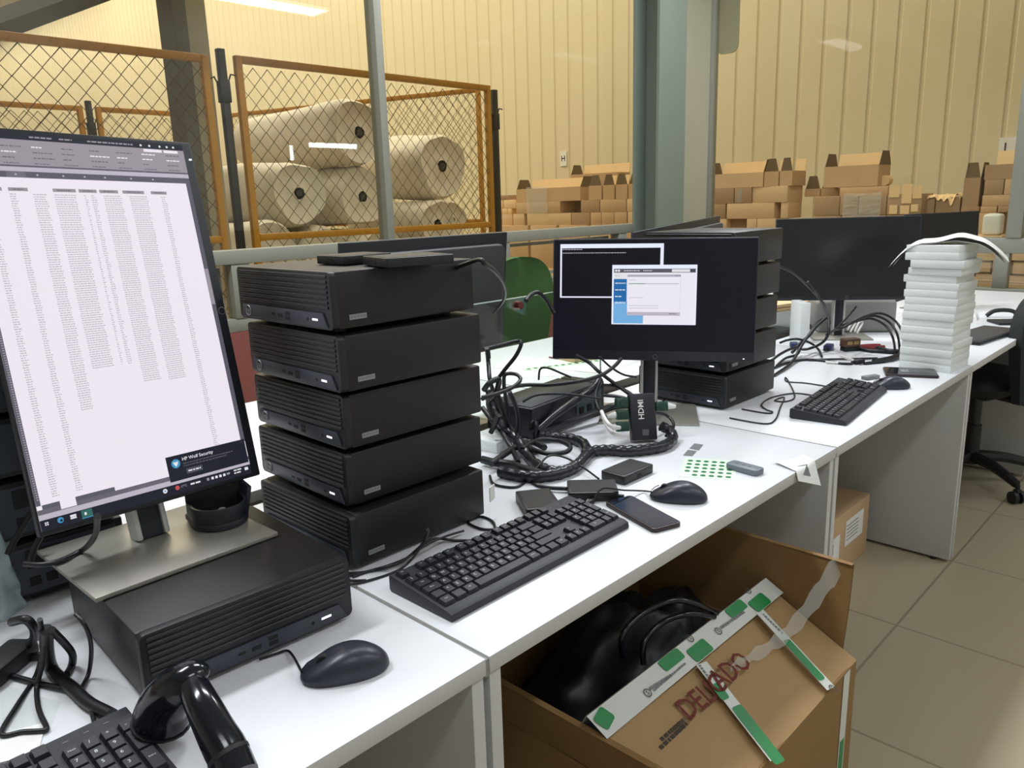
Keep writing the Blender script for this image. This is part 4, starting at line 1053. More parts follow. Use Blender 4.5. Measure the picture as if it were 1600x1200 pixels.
mloc = Matrix.Translation((-ox_, -oy_, 0)) @ mfl
def fp_(px, py):
    q = inv_fl @ atP(px, py, HO, NRM); return (q.x, q.y)
LW = BX1 - BX0
fm = MB()
def flap_pt(u, v): return V((-LW * (1 - u) , FW * v, .006 * math.sin(v * 3.1) * math.sin(u * 5 + 1) + .003 * math.sin(u * 13)))
fm.grid(flap_pt, 40, 12)
fm.grid(lambda u, v: flap_pt(1 - u, v) + V((0, 0, -.005)), 40, 12)
fm.box(-LW, 0, FW - .001, FW, -.005, .001)
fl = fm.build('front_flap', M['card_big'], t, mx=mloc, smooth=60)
invb = mloc
def on_flap(b, pts, lift, mi=0): b.poly([(p[0], p[1], lift) for p in pts], mi)
z1 = pz(940, 890, 3.87)
def zf(*c): return [fp_(*z1(x, y)) for x, y in c]
tp = MB(); L0 = .0105
# tape along the free edge (folded over it), and two strips running down to the crease
on_flap(tp, [(-LW - .012, FW * .80), (0.004, FW * .80), (.004, FW), (-LW - .012, FW)], L0, 0)
tp.poly([(-LW - .012, FW + .0015, L0), (.004, FW + .0015, L0), (.004, FW + .0015, -.04), (-LW - .012, FW + .0015, -.04)], 0)
def strip(c0, c1, w_, lift):
    p, q = V(fp_(*z1(*c0))), V(fp_(*z1(*c1))); d = (q - p).normalized(); n = V((-d.y, d.x)) * w_ / 2
    on_flap(tp, [p + n, p - n, q - n, q + n], lift, 0); return p, q, d
s1 = strip((588, 588), (1035, 1165), .029, L0 + .0008); s2 = strip((930, 260), (1370, 740), .026, L0 + .0008)
def mark(c, w_, h, ang, lift, mi, r=.006):
    m_ = V(c); d = V((math.cos(ang), math.sin(ang))); n = V((-d.y, d.x))
    on_flap(tp, [m_ + d * x + n * y for x, y in rrect(-w_ / 2, w_ / 2, -h / 2, h / 2, min(r, h * .45), 3)], lift, mi)
sd1 = math.atan2(s1[2].y, s1[2].x); sd2 = math.atan2(s2[2].y, s2[2].x)
mark(fp_(*z1(925, 1015)), .115, .027, sd1, L0 + .0016, 1); mark(fp_(*z1(700, 760)), .034, .022, sd1, L0 + .0016, 1)
mark(fp_(*z1(1205, 565)), .10, .021, sd2, L0 + .0016, 1)
for c in ((580, 510), (940, 220)): mark(fp_(*z1(*c)), .062, .030, 0, L0 + .0018, 1)
for c in ((400, 560), (785, 245)):
    p = fp_(*z1(*c)); mark((p[0], FW - .013), .066, .024, 0, L0 + .0018, 1)
mark((-LW + .012, FW - .02), .035, .03, .3, L0 + .0018, 1)
def ring(c, lift):
    for k in range(16):
        a0, a1 = k * math.pi / 8, (k + 1) * math.pi / 8
        on_flap(tp, [(c[0] + r_ * math.cos(a_), c[1] + r_ * math.sin(a_)) for r_, a_ in ((.0065, a0), (.0083, a0), (.0083, a1), (.0065, a1))], lift, 2)
    tp.text('S', .011, Matrix.Translation((c[0], c[1], lift)), 2)
for c in ((690, 395), (262, 770), (1378, 742), (870, 150), (520, 440)): ring(fp_(*z1(*c)), L0 + .0022)
def tline(c0, c1, h, lift=L0 + .002):
    p, q = V(fp_(*z1(*c0))), V(fp_(*z1(*c1))); L = (q - p).length; d = (q - p) / L; n = V((-d.y, d.x)) * h / 2; u = 0
    while u < L:
        w_ = min(L - u, rnd.uniform(.6, 1.6) * h); a_, b_ = p + d * u, p + d * (u + w_)
        on_flap(tp, [a_ + n, a_ - n, b_ - n, b_ + n], lift, 3); u += w_ + h * .35
tline((705, 375), (850, 275), .006); tline((275, 745), (410, 660), .006); tline((300, 755), (490, 590), .004); tline((575, 600), (640, 690), .005); tline((960, 290), (1080, 410), .005)
tp.build('packing_tape', [M['tape_w'], M['green'], M['dark_ink'], M['grey_label']], t, mx=invb, smooth=0)
tx = MB()
def flap_text(s_, c, size, lift=.0098, ang=0.0, sy=1.9, sx=1.0):
    p = fp_(*z1(*c)); tx.text(s_, size, Matrix.Translation((p[0], p[1], lift)) @ Matrix.Rotation(ang, 4, 'Z') @ Matrix.Diagonal((sx, sy, 1, 1)))
pa, pb = V(fp_(*z1(490, 880))), V(fp_(*z1(800, 630))); ta = math.atan2((pb - pa).y, (pb - pa).x)
flap_text('DEL', (560, 820), .052, ang=ta, sy=1.05); flap_text('I', (650, 745), .052, ang=ta, sy=1.05); flap_text('C', (680, 720), .050, lift=L0 + .003, ang=ta, sy=1.05); flap_text('ADO', (765, 635), .052, lift=L0 + .003, ang=ta, sy=1.05)
tx.build('printed_word', M['red_ink'], t, mx=invb, smooth=0)
tp = MB()
tline((345, 1050), (490, 920), .007, .0098); tline((340, 1100), (510, 940), .007, .0098)
tp.build('small_print', [M['dark_ink']] * 4, t, mx=invb, smooth=0)
# side flaps: left one stands up, right one leans outward
def side_flap(nm, x, lean, hh, ya, yb, m_):
    b = MB().grid(lambda u, v: V((lean * v + .006 * math.sin(v * 3 + u * 4), ya + (yb - ya) * u, hh * v)), 14, 8)
    b.grid(lambda u, v: V((lean * v + .006 * math.sin(v * 3 + (1 - u) * 4) + .005, yb + (ya - yb) * u, hh * v)), 14, 8)
    b.box(lean - .001 + .006 * math.sin(5), lean + .006, ya, yb, hh - .001, hh)
    return b.build(nm, m_, t, mx=Matrix.Translation((x, 0, BZ)), smooth=60)
side_flap('left_flap', -hx, -.012, .095, -hy + .004, hy, M['card_dark']); side_flap('right_flap', hx - .004, .03, .20, -hy + .03, hy, M['card_dark'])
b = MB().box(-hx, hx, 0, .005, 0, .19); b.build('back_flap', M['card_in'], t, mx=Matrix.Translation((0, hy - .005, BZ)) @ Matrix.Rotation(R(-8), 4, 'X'))  # darker board puts the shade inside the carton into its colour
lt = MB(); lt.rect(.40, .55, .20, .28, 0, 0)
# tape hanging down the front corner and a film strip pulled from the flap
b = MB(); b.poly([(hx - .035, -hy - .0012, BZ - .001), (hx - .068, -hy - .0012, BZ - .001), (hx - .072, -hy - .0012, .05), (hx - .04, -hy - .0012, .05)], 0)
b.poly([(hx - .042, -hy - .0018, BZ - .16), (hx - .064, -hy - .0018, BZ - .16), (hx - .068, -hy - .0018, .08), (hx - .046, -hy - .0018, .08)], 1)
b.build('front_tape', [M['tape_w'], M['green']], t, smooth=0)
b = MB()
q0 = V(fp_(*z1(760, 625))); pA = mfl @ V((q0.x, q0.y, .012)); q1 = V(fp_(*z1(1090, 430))); pB = mfl @ V((q1.x, q1.y, .03)); pC = V((BX1 + .025, BY0 + .06, BZ + .19))
path = smooth_path([pA, pB, pC], 10); n_ = len(path)
b.grid(lambda u, v: path[min(n_ - 1, int(u * (n_ - 1)))] + V((.0, .012, .035)) * (v - .5) * (.35 + u) + V((0, 0, .006 * math.sin(u * 40 + v * 4))), n_, 6)
tag(b.build('film_strip', M['film'], smooth=80), 'twisted strip of clear film tape pulled from the carton flap to its right side', 'tape')
# black bag and cords inside the carton
bg = MB(); cx, cy, cz = .565, .18, .22
def lump(u, v):
    a = u * 2 * math.pi; p = v * math.pi / 2
    d = V((math.cos(a) * math.cos(p), math.sin(a) * math.cos(p), math.sin(p)))
    k = 1 + .22 * noise.noise(d * 2.3 + V((3, 1, 0))) + .10 * noise.noise(d * 6)
    return V((max(-.29, min(.30, d.x * .32 * k)), max(-.17, min(.165, d.y * .19 * k)), d.z * .30 * k))
bg.grid(lump, 56, 24, closeu=True); bg.grid(lambda u, v: V((lump(u, 0).x, lump(u, 0).y, -(cz - .012) * v)), 56, 4, closeu=True)
tag(bg.build('plastic_bag', M['bag_black'], loc=(cx, cy, cz), smooth=70), 'black plastic bag filling the large open carton under the desk', 'bag')
def cable(label, pts, r, m='cable', k=6, name='cable', cat='cable', group=None, n=8, radf=None, closed=False):
    pts = smooth_path(pts, k, closed); c = V(pts[0])
    b = MB(); b.tube([p - c for p in pts], r, n=n, radf=radf, closed=closed)
    return tag(b.build(name, M[m], loc=tuple(c), smooth=70), label, cat, group)
g5 = pz(760, 780, 2.667)
def path_at(z, pts, fn=None): return [at(*(fn(p[0], p[1]) if fn else (p[0], p[1])), p[2] if len(p) > 2 else z) for p in pts]
cable('long black cord arching over the bag inside the open carton', path_at(.55, [(568, 660, .50), (570, 560, .55), (660, 470, .57), (780, 422, .58), (880, 440, .56), (960, 475, .52)], g5), .006, 'gloss')
cable('second black cord arching below the longer one inside the open carton', path_at(.53, [(655, 690, .48), (660, 590, .52), (740, 510, .54), (850, 478, .55), (950, 490, .52)], g5), .006, 'gloss')
# ------------------------------------------------------------------ smaller carton under the third desk
m_, a_, L_, W_ = quad_pose([at(1304, 893, 0), at(1325, 885, 0), at(1367, 858, 0), at(1346, 800, 0)])
t = thing('small_carton', 'closed brown carton with white labels on the floor under the third desk', 'box', (2.02, .47, 0), .0)
MB().box(-.26, .26, -.20, .20, 0, .24, 0, bev=.004).box(-.262, .262, -.025, .025, .2395, .2408, 1).build('carton_body', [M['card'], M['card3']], t)
b = MB().rect(-.14, -.02, .02, .17, -.2012).rect(.03, .20, .10, .20, -.2012)
for k in range(7): b.rect(-.13 + k * .008, -.126 + k * .008, .11, .15, -.2016, 1)
for k in range(5): b.rect(-.12, -.04, .03 + k * .012, .034 + k * .012, -.2016, 1); b.rect(.04, .15, .12 + k * .014, .124 + k * .014, -.2016, 1)
b.build('shipping_labels', [M['white'], M['grey_label']], t, smooth=0)
MB().cyl((-.1, .05, .241), (-.1, .05, .2415), .012).cyl((.04, .0, .241), (.04, .0, .2415), .014).build('punched_holes', M['core'], t)
# grey bag under the nearest desk
bg = MB(); bg.grid(lambda u, v: V((.13 * math.cos(u * 6.2832) * math.cos(v * 1.5) * (1 + .2 * noise.noise(V((u * 9, v * 4, 0)))), .13 * math.sin(u * 6.2832) * math.cos(v * 1.5), .34 * math.sin(v * 1.57))), 40, 16, closeu=True)
tag(bg.build('plastic_bag', M['shade'], loc=(-.30, .30, 0), smooth=70), 'greyish plastic bag standing on the floor under the nearest desk', 'bag')

# ------------------------------------------------------------------ office chairs
def chair(label, loc, rz, fab, seat_z, back_z, phase=20):
    t = thing('office_chair', label, 'chair', loc, rz, 'swivel office chairs')
    s = MB().grid(lambda u, v: V((math.copysign(abs(math.cos(u * 6.2832)) ** .6, math.cos(u * 6.2832)) * .235 * max(0, math.cos(v * 1.5707)) ** .35, math.copysign(abs(math.sin(u * 6.2832)) ** .6, math.sin(u * 6.2832)) * .23 * max(0, math.cos(v * 1.5707)) ** .35, .05 * math.sin(v * 1.5708))), 44, 10, closeu=True)
    s.grid(lambda u, v: V((math.copysign(abs(math.cos(-u * 6.2832)) ** .6, math.cos(u * 6.2832)) * .235 * (1 - .25 * v), -math.copysign(abs(math.sin(u * 6.2832)) ** .6, math.sin(u * 6.2832)) * .23 * (1 - .25 * v), -.045 * v)), 44, 4, closeu=True)
    s.build('seat', M[fab], t, mx=Matrix.Translation((0, 0, seat_z)), smooth=70)
    MB().box(-.15, .15, -.15, .15, -.06, -.04, bev=.01).build('seat_pan', M['black_pl'], t, mx=Matrix.Translation((0, 0, seat_z)))
    def bk(u, v):
        x = (u - .5) * .45; th = max(0, v - .4) / .6 * math.pi / 2
        zz = v / .4 * .24 if v <= .4 else .24 + .22 * math.sin(th); k = max(.04, math.cos(th)) ** .75
        return V((x * k * (1 - .12 * max(0, 1 - zz / .46) ** 3), .03 * (1 - (2 * u - 1) ** 2) - .05 * zz / .46, zz))
    b = MB().grid(bk, 24, 24); b.grid(lambda u, v: bk(1 - u, v) + V((0, .035 + .02 * math.sin(v * 3), 0)), 24, 24)
    for e_ in (0, 1): b.grid(lambda u, v, e_=e_: bk(e_, u) + V((0, (.035 + .02 * math.sin(u * 3)) * (v if e_ else 1 - v), 0)), 24, 3)
    b.grid(lambda u, v: bk(u, 1) + V((0, .037 * v, .0)), 24, 3); b.grid(lambda u, v: bk(1 - u, 0) + V((0, .035 * v, .0)), 24, 3)
    b.build('backrest', M[fab], t, mx=Matrix.Translation((0, .29, back_z)), smooth=60)
    MB().tube(smooth_path([(0, .10, seat_z - .06), (0, .32, seat_z - .05), (0, .365, seat_z + .06), (0, .345, back_z + .18)], 6), .022, n=8).build('back_bar', M['black_pl'], t)
    MB().cyl((0, 0, .09), (0, 0, seat_z - .05), .026).cyl((0, 0, .09), (0, 0, .28), .034).build('gas_column', M['black_pl'], t)
    MB().tube([(.06, .02, seat_z - .06), (.24, .02, seat_z - .065)], .008).box(.22, .28, .005, .035, seat_z - .075, seat_z - .055, bev=.006).build('lever', M['black_pl'], t)
    for k in range(5):
        a = math.radians(phase + 72 * k); d = V((math.cos(a), math.sin(a), 0))
        MB().tube(smooth_path([d * .02 + V((0, 0, .125)), d * .15 + V((0, 0, .12)), d * .29 + V((0, 0, .085))], 5), .026, n=8, radf=lambda i: .03 - .0011 * i).build('base_leg', M['black_pl'], t)
        c = d * .30; n_ = V((-d.y, d.x, 0)); w_ = MB()
        for s_ in (-1, 1): w_.cyl(c + n_ * s_ * .008 + V((0, 0, .028)), c + n_ * s_ * .026 + V((0, 0, .028)), .028, n=18)
        w_.cyl(c + V((0, 0, .03)), c + V((0, 0, .085)), .009).box(-.014, .014, -.012, .012, .045, .066, bev=.004, mx=Matrix.Translation(c))
        w_.build('caster', M['black_pl'], t)
    return t
chair('green office chair behind the glass divider on the far side of the desks', (2.18, 1.76, 0), R(-8), 'green_fab', .47, .635)
chair('black office chair pushed to the farthest desk at the right edge', (3.37, .19, 0), R(158), 'black_fab', .50, .47, phase=2)

# ------------------------------------------------------------------ barcode scanner and its cradle
Hc = at(292, 1085, ZD + .075)
t = thing('barcode_scanner', 'glossy black hand-held barcode scanner lying by the bottom left keyboard', 'scanner', (Hc.x, Hc.y, ZD), 0)
inv = Matrix.Translation((-Hc.x, -Hc.y, -ZD))
P = lambda px, py, z: inv @ at(px, py, z)
hd = smooth_path([P(252, 1128, ZD + .030), P(258, 1100, ZD + .055), P(280, 1075, ZD + .080), P(305, 1062, ZD + .090), P(318, 1068, ZD + .085)], 6)
MB().tube(hd, .03, n=18, radf=lambda i: .86 * [.036, .037, .037, .037, .036, .035, .034, .033, .033, .032, .032, .031, .031, .030, .029, .029, .028, .027, .026, .024, .022, .019, .015, .010, .006][min(i, 24)]).build('scan_head', M['gloss'], t, smooth=80)
MB().tube([hd[0] - (hd[1] - hd[0]) * .2, hd[0] + (hd[1] - hd[0]) * .6], .0335, n=18).build('nose_bumper', M['rubber'], t, smooth=60)
hn = smooth_path([P(303, 1075, ZD + .088), P(318, 1105, ZD + .080), P(338, 1145, ZD + .062), P(356, 1178, ZD + .045), P(372, 1215, ZD + .030)], 6)
MB().tube(hn, .019, n=16, radf=lambda i: .0165 + .0055 * min(1, i / 16) ).build('handle', M['gloss'], t, smooth=80)
MB().tube([hn[8] + V((0, 0, -.018)), hn[9] + V((-.006, 0, -.026)), hn[11] + V((-.004, 0, -.024)), hn[12] + V((0, 0, -.018))], .006).build('trigger', M['rubber'], t)
MB().tube([hn[-7], hn[-6]], .0225, n=16).build('handle_seam', M['rubber'], t)
MB().tube(smooth_path([P(330, 1190, ZD + .02), P(340, 1183, ZD + .03), P(348, 1192, ZD + .025), P(345, 1215, ZD + .01)], 5), .005).build('cord_clip', M['gloss'], t)
cz_ = PB + .0085
Cc = at(345, 815, cz_)
t = thing('scanner_cradle', 'black scanner cradle with a rounded front standing on the monitor plate', 'cradle', (Cc.x, Cc.y, cz_), R(-10))
def arc(r, a0, a1, n): return [(r * math.cos(R(a0 + (a1 - a0) * k / n)), r * math.sin(R(a0 + (a1 - a0) * k / n))) for k in range(n + 1)]
MB().prism(arc(.044, 180, 360, 18) + [(.044, .045), (-.044, .045)], 0, .012, bev=.003).build('cradle_base', M['bezel'], t)
MB().prism(arc(.044, 180, 360, 18) + [(.044, .03)] + [(.039, .03)] + arc(.039, 360, 180, 18) + [(-.039, .03), (-.044, .03)], .012, .036, bev=.001).build('cradle_wall', M['bezel'], t)
MB().prism([(-.044, .03), (-.030, .045), (.0, .03), (.020, .05), (.044, .055), (.044, .03)], .010, .052, bev=.002).build('cradle_back', M['rubber'], t)
MB().box(.034, .042, -.01, .05, .012, .062, bev=.003, mx=Matrix.Rotation(R(12), 4, 'Y')).build('cradle_arm', M['bezel'], t)
MB().cyl((.004, .0, .012), (.004, -.002, .022), .008, n=14, r1=.006).build('contact_post', M['silver'], t)
for x in (-.012, .012): MB().cyl((x, -.030, .012), (x, -.030, .014), .003, n=10).build('contact_pin', M['silver'], t)

# ------------------------------------------------------------------ video splitter with green plugs
def on_z(px, py, z): return at(px, py, z)
sc_ = at(1006, 690, ZD + .002)
SY = -.70
t = thing('video_splitter', 'black splitter box with white lettering and dark green plugs below the landscape monitor', 'splitter', (sc_.x, sc_.y, ZD), SY)
MB().box(-.026, .026, -.011, .011, .004, .098, bev=.003).build('splitter_case', M['bezel'], t, mx=Matrix.Scale(1.28, 4) @ Matrix.Rotation(R(-16), 4, 'X'))
mt = Matrix.Scale(1.28, 4) @ Matrix.Rotation(R(-16), 4, 'X')
MB().text('HDMI', .016, mt @ frame_mx((-.004, -.0116, .066), (0, 0, 1), (-1, 0, 0))).build('case_lettering', M['white'], t, smooth=0)
b = MB()
for k in range(6): b.rect(-.004 + k * .0022, -.0028 + k * .0022, .014, .026, -.0114)
b.build('barcode_mark', M['grey_label'], t, mx=mt, smooth=0)
for i, (x, z) in enumerate(((-.040, .082), (-.041, .058), (-.042, .034), (.040, .070))):
    s_ = -1 if x < 0 else 1
    pg = MB().box(x - .013, x + .013, -.009, .009, z - .010, z + .010, bev=.003); pg.cyl((x, -.0092, z), (x, -.011, z), .0055, n=14)
    pl_ = pg.build('green_plug', M['plug_green'], t, mx=mt)
    if i in (1, 2, 3): MB().tube([(x + s_ * .012, 0, z), (x + s_ * .030, 0, z - .002)], .006, n=10, radf=lambda k: .0075 if k == 0 else .004).build('plug_tip', M['plug_white'], pl_)
z3 = pz(740, 540, 4.324)
cable('upper short white cord entering the splitter from the left', path_at(0, [(865, 445, .845), (890, 500, .835), (930, 545, .825), (985, 555, .81)], z3), .0052, 'plug_white')
cable('lower short white cord entering the splitter from the left', path_at(0, [(870, 470, .83), (900, 540, .81), (940, 590, .795), (985, 600, .785)], z3), .0052, 'plug_white')

# ------------------------------------------------------------------ cable tangle in the middle of the desk
def seg(i): return .0125 + (.0014 if i % 4 < 2 else -.0004)
cable('thick spiral-wrapped cable loop lying beside the flat black boxes', path_at(ZD + .014, [(110, 300, .87), (125, 430, .82), (200, 560, .80), (290, 640, .785), (375, 760), (480, 835), (600, 850), (700, 810), (760, 730), (740, 660), (640, 625), (520, 615), (430, 600, .775)], z3), .0125, 'wrap', k=9, radf=seg, n=10)
cable('spiral-wrapped cable tail running to the landscape monitor base', path_at(ZD + .014, [(180, 850), (330, 880), (480, 880), (620, 850), (720, 790), (790, 720), (900, 705), (1040, 712), (1180, 700), (1290, 675), (1345, 630), (1330, 580, .775), (1270, 545, .79)], z3), .0125, 'wrap', k=9, radf=seg, n=10)
cable('thick black cable bundle rising to the right behind the splitter', path_at(0, [(380, 600, .775), (450, 560, .78), (540, 480, .80), (680, 380, .83), (800, 300, .86), (850, 230, .88)], z3), .011, 'wrap', n=10)
cable('second thick black cable bundle curving towards the monitor base', path_at(0, [(440, 600, .77), (560, 550, .77), (700, 500, .775), (840, 450, .78), (950, 410, .79), (1070, 400, .80)], z3), .011, 'wrap', n=10)
cable('inner black cable coil inside the spiral-wrapped loop', path_at(ZD + .03, [(330, 700), (430, 640), (560, 640), (650, 680), (620, 720), (500, 730), (400, 700)], z3), .006, k=8)
cable('black cable looping at the right end of the stack of five computers', path_at(0, [(60, 350, .93), (140, 330, .93), (250, 290, .93), (315, 235, .94), (290, 195, .95), (215, 195, .95), (205, 260, .92), (215, 340, .88), (235, 480, .82), (240, 650, .765)], z3), .0048)
cable('black cable dropping beside the stack into the spiral loop', path_at(0, [(240, 310, .92), (280, 400, .88), (300, 500, .84), (295, 600, .80), (330, 700, .775), (400, 760, .77)], z3), .0058)
cable('black cable leaning across the lower end of the stack', path_at(0, [(170, 470, .85), (140, 540, .82), (115, 590, .80)], z3), .0065)
cable('long black cable swinging from the stack to under the landscape monitor', path_at(0, [(60, 360, .90), (160, 310, .90), (330, 268, .90), (520, 265, .90), (720, 240, .91), (860, 200, .92), (950, 140, .935), (995, 90, .945)], z3), .0052)
cable('black cable hanging from under the landscape monitor to the splitter, thicker one', path_at(0, [(690, 65, .95), (780, 115, .93), (845, 175, .91), (950, 255, .88), (1080, 350, .85), (1110, 400, .84)], z3), .005)
cable('thin black cable hanging from the landscape monitor to its silver post', path_at(0, [(850, 75, .95), (920, 140, .92), (1010, 195, .90), (1100, 212, .89)], z3), .003)
cable('black cable curving down in front of the open equipment box', path_at(0, [(860, 235, .88), (825, 330, .86), (840, 420, .84), (890, 480, .83)], z3), .004)
cable('black cable arching from the bundle to the splitter, upper one', path_at(0, [(870, 265, .88), (960, 275, .87), (1040, 310, .86), (1095, 350, .85)], z3), .004)
cable('black cable arching from the bundle to the splitter, lower one', path_at(0, [(880, 335, .85), (1000, 350, .85), (1100, 390, .84), (1190, 440, .82)], z3), .005)
cable('black cable curving on the right of the splitter onto the monitor plate', path_at(0, [(1215, 455, .81), (1300, 470, .79), (1350, 525, .775), (1335, 590, .765), (1300, 610, .765)], z3), .0042)
cable('black cable from the second tower hooking behind the splitter', path_at(0, [(1290, 365, .77), (1240, 425, .775), (1170, 430, .80), (1120, 400, .82)], z3), .0035)
cable('small black cable arch standing in front of the white box', path_at(0, [(385, 600, .77), (390, 530, .80), (410, 512, .805), (425, 540, .80), (420, 610, .77)], z3), .005)
cable('thin black cord from the spiral loop to the rear flat box', path_at(ZD + .01, [(395, 870), (450, 800, .775), (500, 750, .785), (560, 742, .785), (650, 770, .775), (750, 830, .765), (845, 900, .765)], z3), .0024)
cable('thin black cord looping from the spiral bundle to the front flat boxes', path_at(ZD + .003, [(110, 880), (130, 930), (200, 952), (290, 955), (350, 920), (380, 890), (400, 930), (440, 952)], z3), .003)
cable('flat black plug cord entering the middle flat box', path_at(ZD + .008, [(440, 950), (520, 962), (600, 966), (630, 968)], z3), .0048)
cable('short plug lying between the middle flat box and the phone', path_at(ZD + .006, [(918, 787), (935, 778), (955, 775), (975, 776)]), .005)
MBp = MB().box(-.009, .009, -.006, .006, 0, .007, bev=.001); q = at(921, 787, ZD)
tag(MBp.build('usb_plug', M['silver'], loc=(q.x, q.y, ZD + .0006), rz=.5), 'small silver USB plug beside the black phone', 'plug')
for lab, pts, r_ in (('black cable rising beside the stack towards the glass divider', [(90, 20, 1.0), (100, 120, .96), (110, 230, .93), (140, 330, .88), (180, 430, .83)], .0055),
        ('black cable knot beside the third computer of the stack', [(70, 300, .92), (110, 250, .94), (170, 230, .94), (150, 320, .91), (100, 380, .88), (130, 480, .84)], .007),
        ('black cable sagging from the knot into the spiral loop', [(150, 300, .91), (190, 420, .86), (240, 540, .81), (320, 640, .78), (420, 720, .775)], .0075),
        ('black cable lying across the white box behind the stack', [(60, 420, .84), (120, 500, .82), (200, 600, .80), (260, 700, .775), (300, 790, .77)], .0065),
        ('black cable running low behind the spiral loop', [(120, 800, .77), (200, 740, .775), (280, 690, .775), (380, 650, .775), (480, 690, .775)], .008),
        ('black cable passing under the spiral loop to the stack', [(60, 770, .765), (140, 790, .765), (240, 800, .765), (330, 830, .765), (470, 870, .765)], .010),
        ('thin black cord curling behind the white box', [(440, 230, .90), (450, 160, .93), (500, 150, .935), (600, 190, .92), (660, 215, .91)], .0028),
        ('black cable drooping over the open equipment case', [(330, 380, .87), (420, 335, .885), (560, 325, .885), (700, 335, .88), (860, 360, .87)], .0036)):
    cable(lab, path_at(0, pts, z3), r_)
z6 = pz(740, 380, 5.0)
cable('black cable curving off the top of the stack of five computers', [V((.33, .50, TOPZ - .05))] + path_at(0, [(0, 140, 1.26), (90, 165, 1.255), (175, 230, 1.23), (235, 320, 1.18), (242, 430, 1.12), (160, 540, 1.05), (80, 620, 1.0), (110, 760, .95), (125, 900, .90)], z6), .0042)
cable('black cable bent sharply in front of the glass divider', path_at(0, [(80, 830, .98), (220, 795, .985), (340, 765, .99), (372, 785, .985), (330, 880, .95), (250, 980, .91), (190, 1060, .88)], z6), .0058)
cable('black cable hooked over the glass divider near its screw cap', [V(p) for p in (atY(822, 470, .70), atY(828, 462, .71), atY(840, 457, .715), atY(853, 468, .72), atY(866, 490, .70))], .006)
z2 = pz(380, 600, 3.75)
cable('thin black cord lying in front of the bottom computer of the stack, first', path_at(ZD + .003, [(400, 1060), (480, 1097), (650, 1106), (800, 1085), (950, 1025, .76), (1060, 950, .77), (1180, 895, .765), (1292, 860, .76)], z2), .0022)
cable('thin black cord lying in front of the bottom computer of the stack, second', path_at(ZD + .003, [(500, 1195), (700, 1160), (890, 1100), (980, 1035, .765), (1045, 945, .80), (1080, 850, .83), (1072, 900, .80), (990, 1000, .765), (860, 1060, .756), (700, 1105), (620, 1125), (630, 1150), (720, 1150)], z2), .0022)
cable('black cord looping from the right corner of the stack to the keyboard', path_at(ZD + .003, [(640, 1130), (760, 1090), (930, 1040, .765), (1100, 912, .765), (1250, 918), (1400, 912), (1470, 870), (1465, 810), (1400, 778), (1340, 790), (1320, 815), (1400, 850), (1500, 848), (1600, 820, .758)], z2), .0026)
cable('thin black cord between the two front computers', path_at(ZD + .003, [(0, 740), (60, 860), (150, 930), (240, 980), (350, 1040), (480, 1098)], z2), .003)
# left-hand cables
zl = pz(0, 960, 5.0)
cable('black cord forming a sharp triangle at the left edge', path_at(ZD + .004, [(310, 40, .86), (335, 200, .82), (325, 330, .79), (270, 500), (130, 720), (10, 935), (180, 918), (340, 908), (362, 880), (320, 790), (295, 700), (290, 560), (335, 360, .79), (350, 150, .83)], zl), .0034)
cable('thick black cord reaching the bottom left keyboard', path_at(ZD + .008, [(360, 120, .84), (370, 300, .79), (400, 420), (470, 500), (570, 580), (690, 690), (870, 785)], zl), .0085)
cable('thin black cord hanging over the left side of the lying computer', path_at(0, [(590, 0, .86), (660, 80, .85), (705, 200, .82), (712, 330, .785), (690, 470, .757), (630, 590, .756), (640, 640, .756), (700, 720, .756), (740, 860, .756)], zl), .0028)
cable('black cord curving behind the power brick at the left edge', path_at(ZD + .006, [(90, 60, .83), (200, 40, .84), (265, 110, .82), (260, 200, .79), (200, 270), (250, 330), (400, 300)], zl), .006)
cable('grey-black cord across the papers at the left edge', path_at(ZD + .004, [(0, 460), (120, 490), (300, 540), (450, 575), (560, 600)], zl), .004)
cable('short black cord curling beside the lying computer', path_at(ZD + .004, [(400, 120, .84), (500, 220, .80), (565, 310, .775), (560, 400), (520, 470)], zl), .005)
q = at(8, 1050, ZD)
t = thing('power_brick', 'black power brick among the cords at the left edge', 'adapter', (q.x, q.y, ZD), .7)
MB().box(-.045, .045, -.022, .022, 0, .026, bev=.006).build('brick_case', M['rubber'], t)
MB().cyl((.045, 0, .013), (.07, 0, .012), .006).build('strain_relief', M['rubber'], t)
z0_ = pz(0, 780, 5.0)
cable('black cable curving over the silver plate of the portrait monitor', [at(152, 806, 1.0)] + path_at(PB + .012, [(752, 250, .935), (715, 330, .90), (640, 400), (480, 478), (330, 512), (190, 505)], z0_), .0042)
cable('black cable leaning behind the portrait monitor base, left one', [atY(x, y, .62) for x, y in ((50, 800), (34, 826), (20, 850), (12, 866))], .005)
cable('black cable leaning behind the portrait monitor base, right one', [atY(x, y, .58) for x, y in ((64, 838), (56, 852), (50, 868), (46, 880))], .005)
